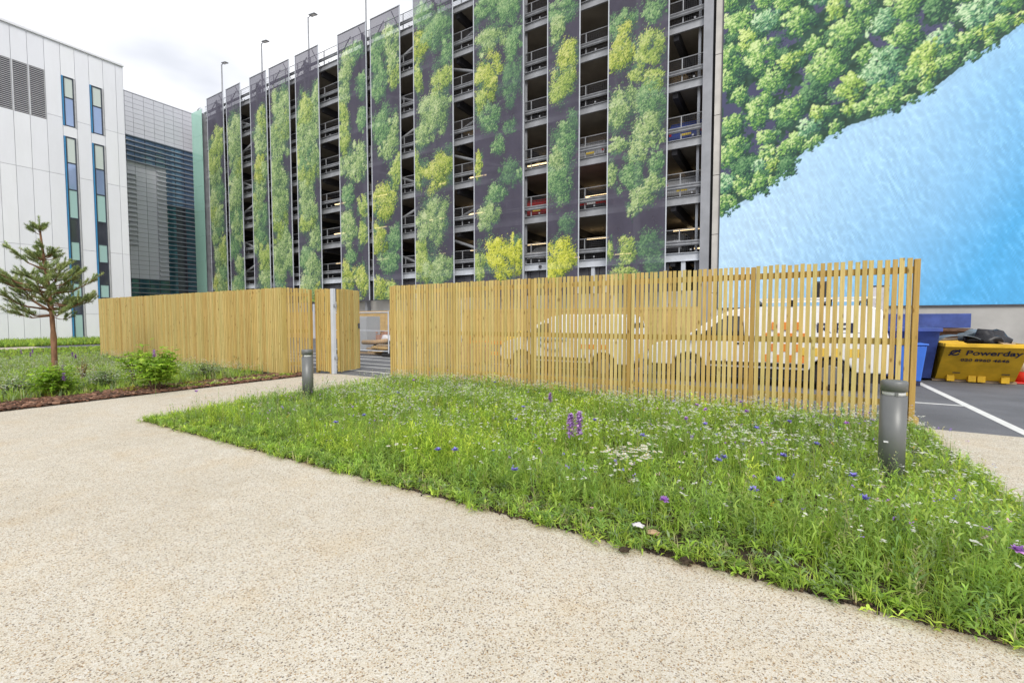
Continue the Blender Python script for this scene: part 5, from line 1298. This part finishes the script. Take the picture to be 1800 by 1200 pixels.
tag(L.build('verge_grass', M['leaf']), 'rough green grass along the foot of the white building', 'grass', kind='stuff')

# bark mulch along the left bed, soil crumbs along the near bed
def chips(name, label, n_, pos, size, cols, mat):
    V, T, C = [], [], []
    cube = np.array([(-1, -1, -1), (1, -1, -1), (1, 1, -1), (-1, 1, -1), (-1, -1, 1), (1, -1, 1), (1, 1, 1), (-1, 1, 1)], float) / 2
    tri = np.array([(0, 2, 1), (0, 3, 2), (4, 5, 6), (4, 6, 7), (0, 1, 5), (0, 5, 4), (1, 2, 6), (1, 6, 5), (2, 3, 7), (2, 7, 6), (3, 0, 4), (3, 4, 7)])
    sz = rng.uniform(0.5, 1.5, (n_, 3)) * np.array(size)
    P = cube[None] * sz[:, None, :] * (1 + rng.normal(0, 0.12, (n_, 8, 1)))
    a, b, c = rng.random(n_) * 6.283, rng.normal(0, 0.35, n_), rng.normal(0, 0.35, n_)
    Rz = np.stack([np.stack([np.cos(a), -np.sin(a), 0 * a], 1), np.stack([np.sin(a), np.cos(a), 0 * a], 1), np.stack([0 * a, 0 * a, 1 + 0 * a], 1)], 1)
    Rx = np.stack([np.stack([1 + 0 * b, 0 * b, 0 * b], 1), np.stack([0 * b, np.cos(b), -np.sin(b)], 1), np.stack([0 * b, np.sin(b), np.cos(b)], 1)], 1)
    P = np.einsum('nij,njk,nvk->nvi', Rz, Rx, P) + pos[:, None, :]
    me = tri_mesh(name, P.reshape(-1, 3).astype(np.float32), (np.arange(n_)[:, None, None] * 8 + tri[None]).reshape(-1, 3).astype(np.int32), np.repeat(cols, 8, 0), mat)
    return tag(link(bpy.data.objects.new(name, me)), label, 'mulch', kind='stuff')
n_ = 10000
x, y = scatter(n_, -12.1, -10.97, -0.5, 7.75); x = -10.97 - np.abs(-10.97 - x) ** 1.0
bc = np.array([(0.20, 0.10, 0.065), (0.13, 0.065, 0.042), (0.30, 0.17, 0.115), (0.07, 0.042, 0.03)])[rng.integers(0, 4, n_)] * np.exp(rng.normal(0, 0.2, (n_, 1)))
chips('bark_mulch', 'reddish brown bark chips along the edge of the left bed', n_, np.stack([x, y, rng.uniform(0.015, 0.045, n_)], 1), (0.07, 0.035, 0.014), bc, M['chip'])
n_ = 2600
x, y = scatter(n_, BX0, BX1, BY0 - 0.0, BY0 + 0.14)
bc = np.array([(0.055, 0.038, 0.026), (0.035, 0.026, 0.02), (0.10, 0.065, 0.04)])[rng.integers(0, 3, n_)]
chips('soil_crumbs', 'dark soil crumbs along the front edge of the bed', n_, np.stack([x, y - rng.exponential(0.012, n_), rng.uniform(0.004, 0.02, n_)], 1), (0.014, 0.011, 0.009), bc, M['chip'])

# single tall flowers
def flower(px, py, z, kind, label, group, base_bed=True):
    c = on_z(px, py, z)
    e = empty('purple_flower' if kind != 'blue' else 'blue_flower', (c.x, c.y, 0.0), random.uniform(0, 6), label, 'flower', group)
    S = Leaves(); S.add([(0, 0, 0.0)] * 2, 0, 1.56, z, 0.005, 0.0, G['mid'], (1, 1), [0.0, 1.57]); 
    n_ = 6; S.add(np.stack([np.zeros(n_), np.zeros(n_), np.linspace(0.3, 0.8, n_) * z], 1), rng.random(n_) * 6.28, 0.7, 0.06, 0.008, 0.5, tint(G['fresh'], n_))
    S.build('stem', M['leaf'], e)
    H_ = Leaves()
    if kind == 'spike':
        if 'tall pair' in label and 'behind' not in label:
            m_ = 150; zz = rng.uniform(-0.19, 0.07, m_)
            H_.add(np.stack([rng.normal(0, 0.012, m_), rng.normal(0, 0.012, m_), z + zz], 1), rng.random(m_) * 6.28, rng.uniform(-0.2, 0.9, m_), 0.05 - 0.03 * np.clip(zz / 0.07, 0, 1), 0.026, 0.5, tint(np.array((0.60, 0.38, 0.74)), m_, 0.25))
        m_ = 90; zz = rng.uniform(-0.08, 0.06, m_); rr = 0.022 * (1 - np.clip((zz + 0.02) / 0.09, 0, 0.8))
        H_.add(np.stack([rng.normal(0, 0.004, m_), rng.normal(0, 0.004, m_), z + zz], 1), rng.random(m_) * 6.28, rng.uniform(0, 0.9, m_), 0.028 + rr, 0.018, 0.5, tint(G['purple'], m_, 0.25))
    elif kind == 'blue':
        m_ = 22; H_.add(np.tile([(0, 0, z - 0.008)], (m_, 1)), np.arange(m_) * 2.4, rng.uniform(0.2, 1.1, m_), 0.042, 0.019, 0.2, tint(G['bluefl'] * 1.1, m_, 0.25))
    else:
        m_ = 26; H_.add(np.tile([(0, 0, z - 0.008)], (m_, 1)), np.arange(m_) * 2.4, rng.uniform(-0.1, 1.1, m_), 0.038, 0.021, 0.2, tint(G['purple'] * 1.1, m_, 0.25))
    H_.build('flower_head', M['petal'], e)
flower(1003, 737, 0.40, 'spike', 'purple flower spike, the shorter of the tall pair in mid bed', 'purple spikes')
flower(1018, 734, 0.43, 'spike', 'purple flower spike, the taller of the tall pair in mid bed', 'purple spikes')
flower(967, 698, 0.38, 'spike', 'single purple flower spike behind the tall pair', 'purple spikes')
flower(1168, 877, 0.27, 'round', 'round purple flower head nearest the path in mid bed', 'purple flower heads')
flower(345, 687, 0.42, 'round', 'lone purple flower at the pointed corner of the bed', 'purple flower heads')
flower(271, 620, 0.85, 'spike', 'purple flower spike rising behind the leafy shrub', 'purple spikes')
ORD = ['first', 'second', 'third', 'fourth', 'fifth', 'sixth', 'seventh', 'eighth', 'ninth', 'tenth', 'eleventh', 'twelfth', 'thirteenth', 'fourteenth', 'fifteenth', 'sixteenth', 'seventeenth', 'eighteenth', 'nineteenth', 'twentieth', 'twenty-first', 'twenty-second', 'twenty-third', 'twenty-fourth', 'twenty-fifth', 'twenty-sixth']
for i, (px, py) in enumerate(sorted(((1222, 670), (1225, 711), (1240, 719), (1488, 743), (1303, 706), (1312, 722), (727, 668), (1790, 965), (1206, 735)))):
    flower(px, py, 0.33, 'round', f'small round purple flower head in the bed, {ORD[i]} of nine from the gate end', 'purple flower heads in the bed')
for i, (px, py) in enumerate(sorted(((1272, 803), (1325, 860), (1370, 843), (1377, 800), (1130, 765), (1388, 741), (1500, 835), (1520, 875), (907, 737), (920, 715), (1240, 745), (1435, 780), (1185, 705), (1100, 703), (870, 672), (700, 690), (1263, 808), (1045, 738), (800, 790), (770, 790), (905, 825), (640, 730), (590, 742), (1330, 752)))):
    flower(px, py, 0.30, 'blue', f'small blue cornflower head in the bed, {ORD[i]} of twenty-four from the gate end', 'blue cornflowers in the bed')
for i, (px, py) in enumerate(sorted(((110, 647), (112, 661), (37, 618), (57, 617), (127, 622), (133, 626), (54, 622)))):
    flower(px, py, 0.42, 'spike', f'pale purple flower spike around the pine, {ORD[i]} of seven from the left', 'purple spikes around the pine')

# ------------------------------------------------------------------ shrubs with maple-like leaves
def shrub(x, y, H_, R_, n_leaf, label, pal, seed, leaf=0.10):
    e = empty('leafy_shrub', (x, y, 0), 0, label, 'shrub')
    g_ = np.random.default_rng(seed)
    mb = MB(); tips = []
    for k in range(11):
        a, q = g_.random() * 6.283, g_.uniform(0.2, 0.95) * R_
        p = Vector((q * math.cos(a), q * math.sin(a), H_ * g_.uniform(0.55, 1.0) * (1 - 0.35 * (q / R_) ** 2)))
        mb.tube([(0.05 * math.cos(a), 0.05 * math.sin(a), 0.0), p * 0.5 + Vector((0, 0, H_ * 0.08)), p], [0.012, 0.008, 0.004], 5); tips.append(p)
    mb.build('stems', M['twig'], e)
    S = Leaves(); tp = np.array([list(p) for p in tips]); ti = g_.integers(0, len(tp), n_leaf); f_ = g_.uniform(0.35, 1.05, n_leaf) ** 0.8
    P = tp[ti] * f_[:, None] + g_.normal(0, 0.085, (n_leaf, 3)) * np.array([1, 1, 0.6]); P[:, 2] = np.clip(P[:, 2], 0.06, None)
    az = np.arctan2(P[:, 1], P[:, 0]) + g_.normal(0, 0.9, n_leaf)
    cols = np.array(pal)[g_.integers(0, len(pal), n_leaf)] * np.exp(g_.normal(0, 0.16, (n_leaf, 1)))
    ln = leaf * g_.uniform(0.6, 1.25, n_leaf); el = g_.normal(0.15, 0.35, n_leaf)
    S.add(P, az, el, ln, ln * 0.62, g_.uniform(0.1, 0.8, n_leaf), cols, (0.25, 1.0))
    for s_ in (-1, 1): S.add(P, az + s_ * 0.85, el, ln * 0.78, ln * 0.46, g_.uniform(0.1, 0.8, n_leaf), cols * 0.96, (0.25, 1.0))
    S.build('foliage', M['leaf'], e)
bright = [(0.34, 0.55, 0.05), (0.42, 0.62, 0.06), (0.26, 0.45, 0.05), (0.48, 0.63, 0.10)]
p = on_z(282, 688); shrub(p.x - 0.25, p.y, 0.88, 0.62, 1100, 'large bright green maple leaved shrub in front of the dense screen', bright, 1)
p = on_z(250, 672); shrub(p.x - 0.3, p.y, 1.02, 0.40, 420, 'taller narrow green shrub rising behind the large maple leaved one', bright, 2)
p = on_z(85, 700); shrub(p.x - 0.2, p.y + 0.1, 0.66, 0.50, 700, 'bright green shrub at the foot of the pine tree', bright, 3, 0.085)
p = on_z(118, 694); shrub(p.x - 0.2, p.y, 0.42, 0.32, 320, 'low green shrub between the pine and the mulch strip', bright, 4, 0.07)
gold = [(0.42, 0.40, 0.06), (0.48, 0.36, 0.06), (0.34, 0.38, 0.06)]
for i, (px, py, s_, lab) in enumerate(((58, 699, 0.16, 'yellow leaved seedling on the mulch below the pine'), (97, 698, 0.14, 'yellow green seedling on the mulch beside the low shrub'), (236, 690, 0.14, 'yellow leaved seedling on the mulch below the large shrub'), (345, 680, 0.13, 'small yellow green seedling on the mulch right of the large shrub'), (150, 668, 0.55, 'thin bare stemmed sapling with a few amber leaves'), (430, 652, 0.50, 'dark leaved sapling against the end of the dense screen'))):
    p = on_z(px, py); shrub(p.x - 0.1, p.y, s_, 0.16 if s_ < 0.3 else 0.2, 45 if s_ < 0.3 else 70, lab, gold if i < 5 else [(0.07, 0.12, 0.03), (0.10, 0.17, 0.04)], 20 + i, 0.06)
blue_p = [(0.20, 0.29, 0.13), (0.26, 0.34, 0.17), (0.15, 0.24, 0.09)]
for i, (px, py, lab) in enumerate(((30, 700, 'grey green bush at the near end of the left bed'), (195, 680, 'grey green bush left of the large maple leaved shrub'), (375, 668, 'soft green bush close to the end of the dense screen'))):
    p = on_z(px, py); shrub(p.x - 0.2, p.y, 0.42, 0.45, 520, lab, blue_p, 40 + i, 0.05)

# ------------------------------------------------------------------ the pine tree
tb = on_z(93, 655)
pine = empty('pine_tree', (tb.x, tb.y, 0), 0, 'young pine tree with bare orange brown trunk in the left bed', 'tree')
g_ = np.random.default_rng(77)
TH = 4.25
def trunk_at(t_): return Vector((0.05 * math.sin(t_ * 5) - 0.30 * max(0, t_ - 0.55) ** 1.2 * _r.x, 0.04 * math.sin(t_ * 4 + 1) - 0.30 * max(0, t_ - 0.55) ** 1.2 * _r.y, t_ * TH))
tp_ = [trunk_at(t_) for t_ in np.linspace(0, 0.97, 18)]
rad = [0.074 - 0.052 * t_ ** 0.9 + (0.014 if i in (4, 8) else 0) + random.uniform(-0.003, 0.003) for i, t_ in enumerate(np.linspace(0, 1, 18))]
tr = MB().tube(tp_, [max(0.012, q) for q in rad], 12).build('trunk', M['bark'], pine, smooth=True)
N_ = Leaves()
shoots = []
whorls = [(0.385, 5, 1.05, -0.05), (0.42, 6, 1.40, 0.08), (0.47, 6, 1.50, 0.15), (0.52, 6, 1.42, 0.20), (0.57, 6, 1.25, 0.26), (0.62, 5, 1.05, 0.32), (0.68, 5, 0.80, 0.42), (0.735, 5, 0.52, 0.52), (0.78, 4, 0.32, 0.7), (0.93, 6, 0.22, 0.85)]
for t_, nb, ln, up in whorls:
    a0 = g_.random() * 6.28
    for k in range(nb):
        a = a0 + k * 6.283 / nb + g_.normal(0, 0.22); l_ = 0.74 * ln * g_.choice([g_.uniform(0.35, 0.7), g_.uniform(0.85, 1.2)]) * (1.0 + 0.22 * math.cos(a - math.pi - YAW)); u_ = up + g_.normal(0, 0.18)
        p0 = trunk_at(t_ + g_.normal(0, 0.012))
        d = Vector((math.cos(a) * math.cos(u_), math.sin(a) * math.cos(u_), math.sin(u_)))
        p1 = p0 + d * l_ * 0.5 - Vector((0, 0, 0.04 * l_)); p2 = p0 + d * l_ + Vector((0, 0, 0.16 * l_))
        limbs = MB().tube([p0, p1, p2], [0.022 * l_ + 0.006, 0.014 * l_ + 0.005, 0.005], 6)
        shoots.append((p1.lerp(p2, 0.35), p2, 1.0))
        for m_ in range(int(13 * l_) + 3):
            f_ = g_.uniform(0.42, 1.0); q0 = p0.lerp(p1, f_ * 2) if f_ < 0.5 else p1.lerp(p2, f_ * 2 - 1)
            b = a + g_.choice([-1, 1]) * g_.uniform(0.4, 1.1); s2 = g_.uniform(0.16, 0.36) * (0.5 + 0.5 * l_)
            q1 = q0 + Vector((math.cos(b) * s2, math.sin(b) * s2, s2 * g_.uniform(0.3, 1.2)))
            limbs.tube([q0, q1], [0.007, 0.004], 4); shoots.append((q0.lerp(q1, 0.25), q1, 0.9))
        limbs.build('limb', M['bark'], pine, smooth=True)
shoots.append((trunk_at(0.93), trunk_at(1.0) + Vector((0, 0, 0.12)), 1.0))
B, A, E, LN, CC = [], [], [], [], []
for q0, q1, s_ in shoots:
    d = (q1 - q0); n_ = int(90 + 240 * d.length)
    f_ = g_.random(n_) ** 0.8; base = np.array(q0)[None] + np.array(d)[None] * f_[:, None]
    dn = np.array(d.normalized()); r3 = g_.normal(0, 1, (n_, 3)); r3 /= np.linalg.norm(r3, axis=1)[:, None]
    v_ = dn[None] * g_.uniform(0.45, 1.1, (n_, 1)) + r3 * 0.75; v_ /= np.linalg.norm(v_, axis=1)[:, None]
    B.append(base); A.append(np.arctan2(v_[:, 1], v_[:, 0])); E.append(np.arcsin(np.clip(v_[:, 2], -1, 1))); LN.append(g_.uniform(0.06, 0.11, n_) * s_)
    CC.append(np.array([(0.28, 0.37, 0.14), (0.36, 0.45, 0.18), (0.45, 0.51, 0.22)])[g_.integers(0, 3)] * np.exp(g_.normal(0, 0.18, (n_, 1))))
N_.add(np.concatenate(B), np.concatenate(A), np.concatenate(E), np.concatenate(LN), 0.0075, 0.1, np.concatenate(CC), (1.0, 0.9))
N_.build('crown', M['needle'], pine)

# ------------------------------------------------------------------ bits lying on the bed edge
def scrap(name, px, py, dims, mat, label, cat, seed, z=0.03):
    p = on_z(px, py, z); return blob(name, (p.x, p.y, z), dims, mat, label, cat, seed, 0.6)
scrap('soil_clod', 1097, 966, (0.03, 0.022, 0.015), M['soil'], 'dark soil clod on the edge of the path', 'clod', 31)
scrap('soil_clod', 1205, 985, (0.035, 0.025, 0.02), M['soil'], 'larger dark soil clod beside the plants at the path edge', 'clod', 32)
scrap('plastic_scrap', 1122, 922, (0.04, 0.03, 0.015), M['wrap'], 'crumpled clear plastic scrap among the plants', 'litter', 33, 0.08)
scrap('paper_scrap', 1148, 935, (0.045, 0.03, 0.012), M['cardboard'], 'brown paper scrap beside the crumpled plastic', 'litter', 34, 0.06)
p = on_z(1752, 1128)
o = MB().add([(-0.035, 0, 0.004), (0, -0.014, 0.010), (0.04, 0, 0.006), (0, 0.016, 0.014)], [(0, 1, 2, 3)]).build('fallen_leaf', M['cardboard'], None, (p.x, p.y, 0.004)); o.rotation_euler = (0, 0, -0.4)
m_ = o.modifiers.new('solid', 'SOLIDIFY'); m_.thickness = 0.001
tag(o, 'dry orange brown leaf at the bottom corner of the bed', 'leaf')
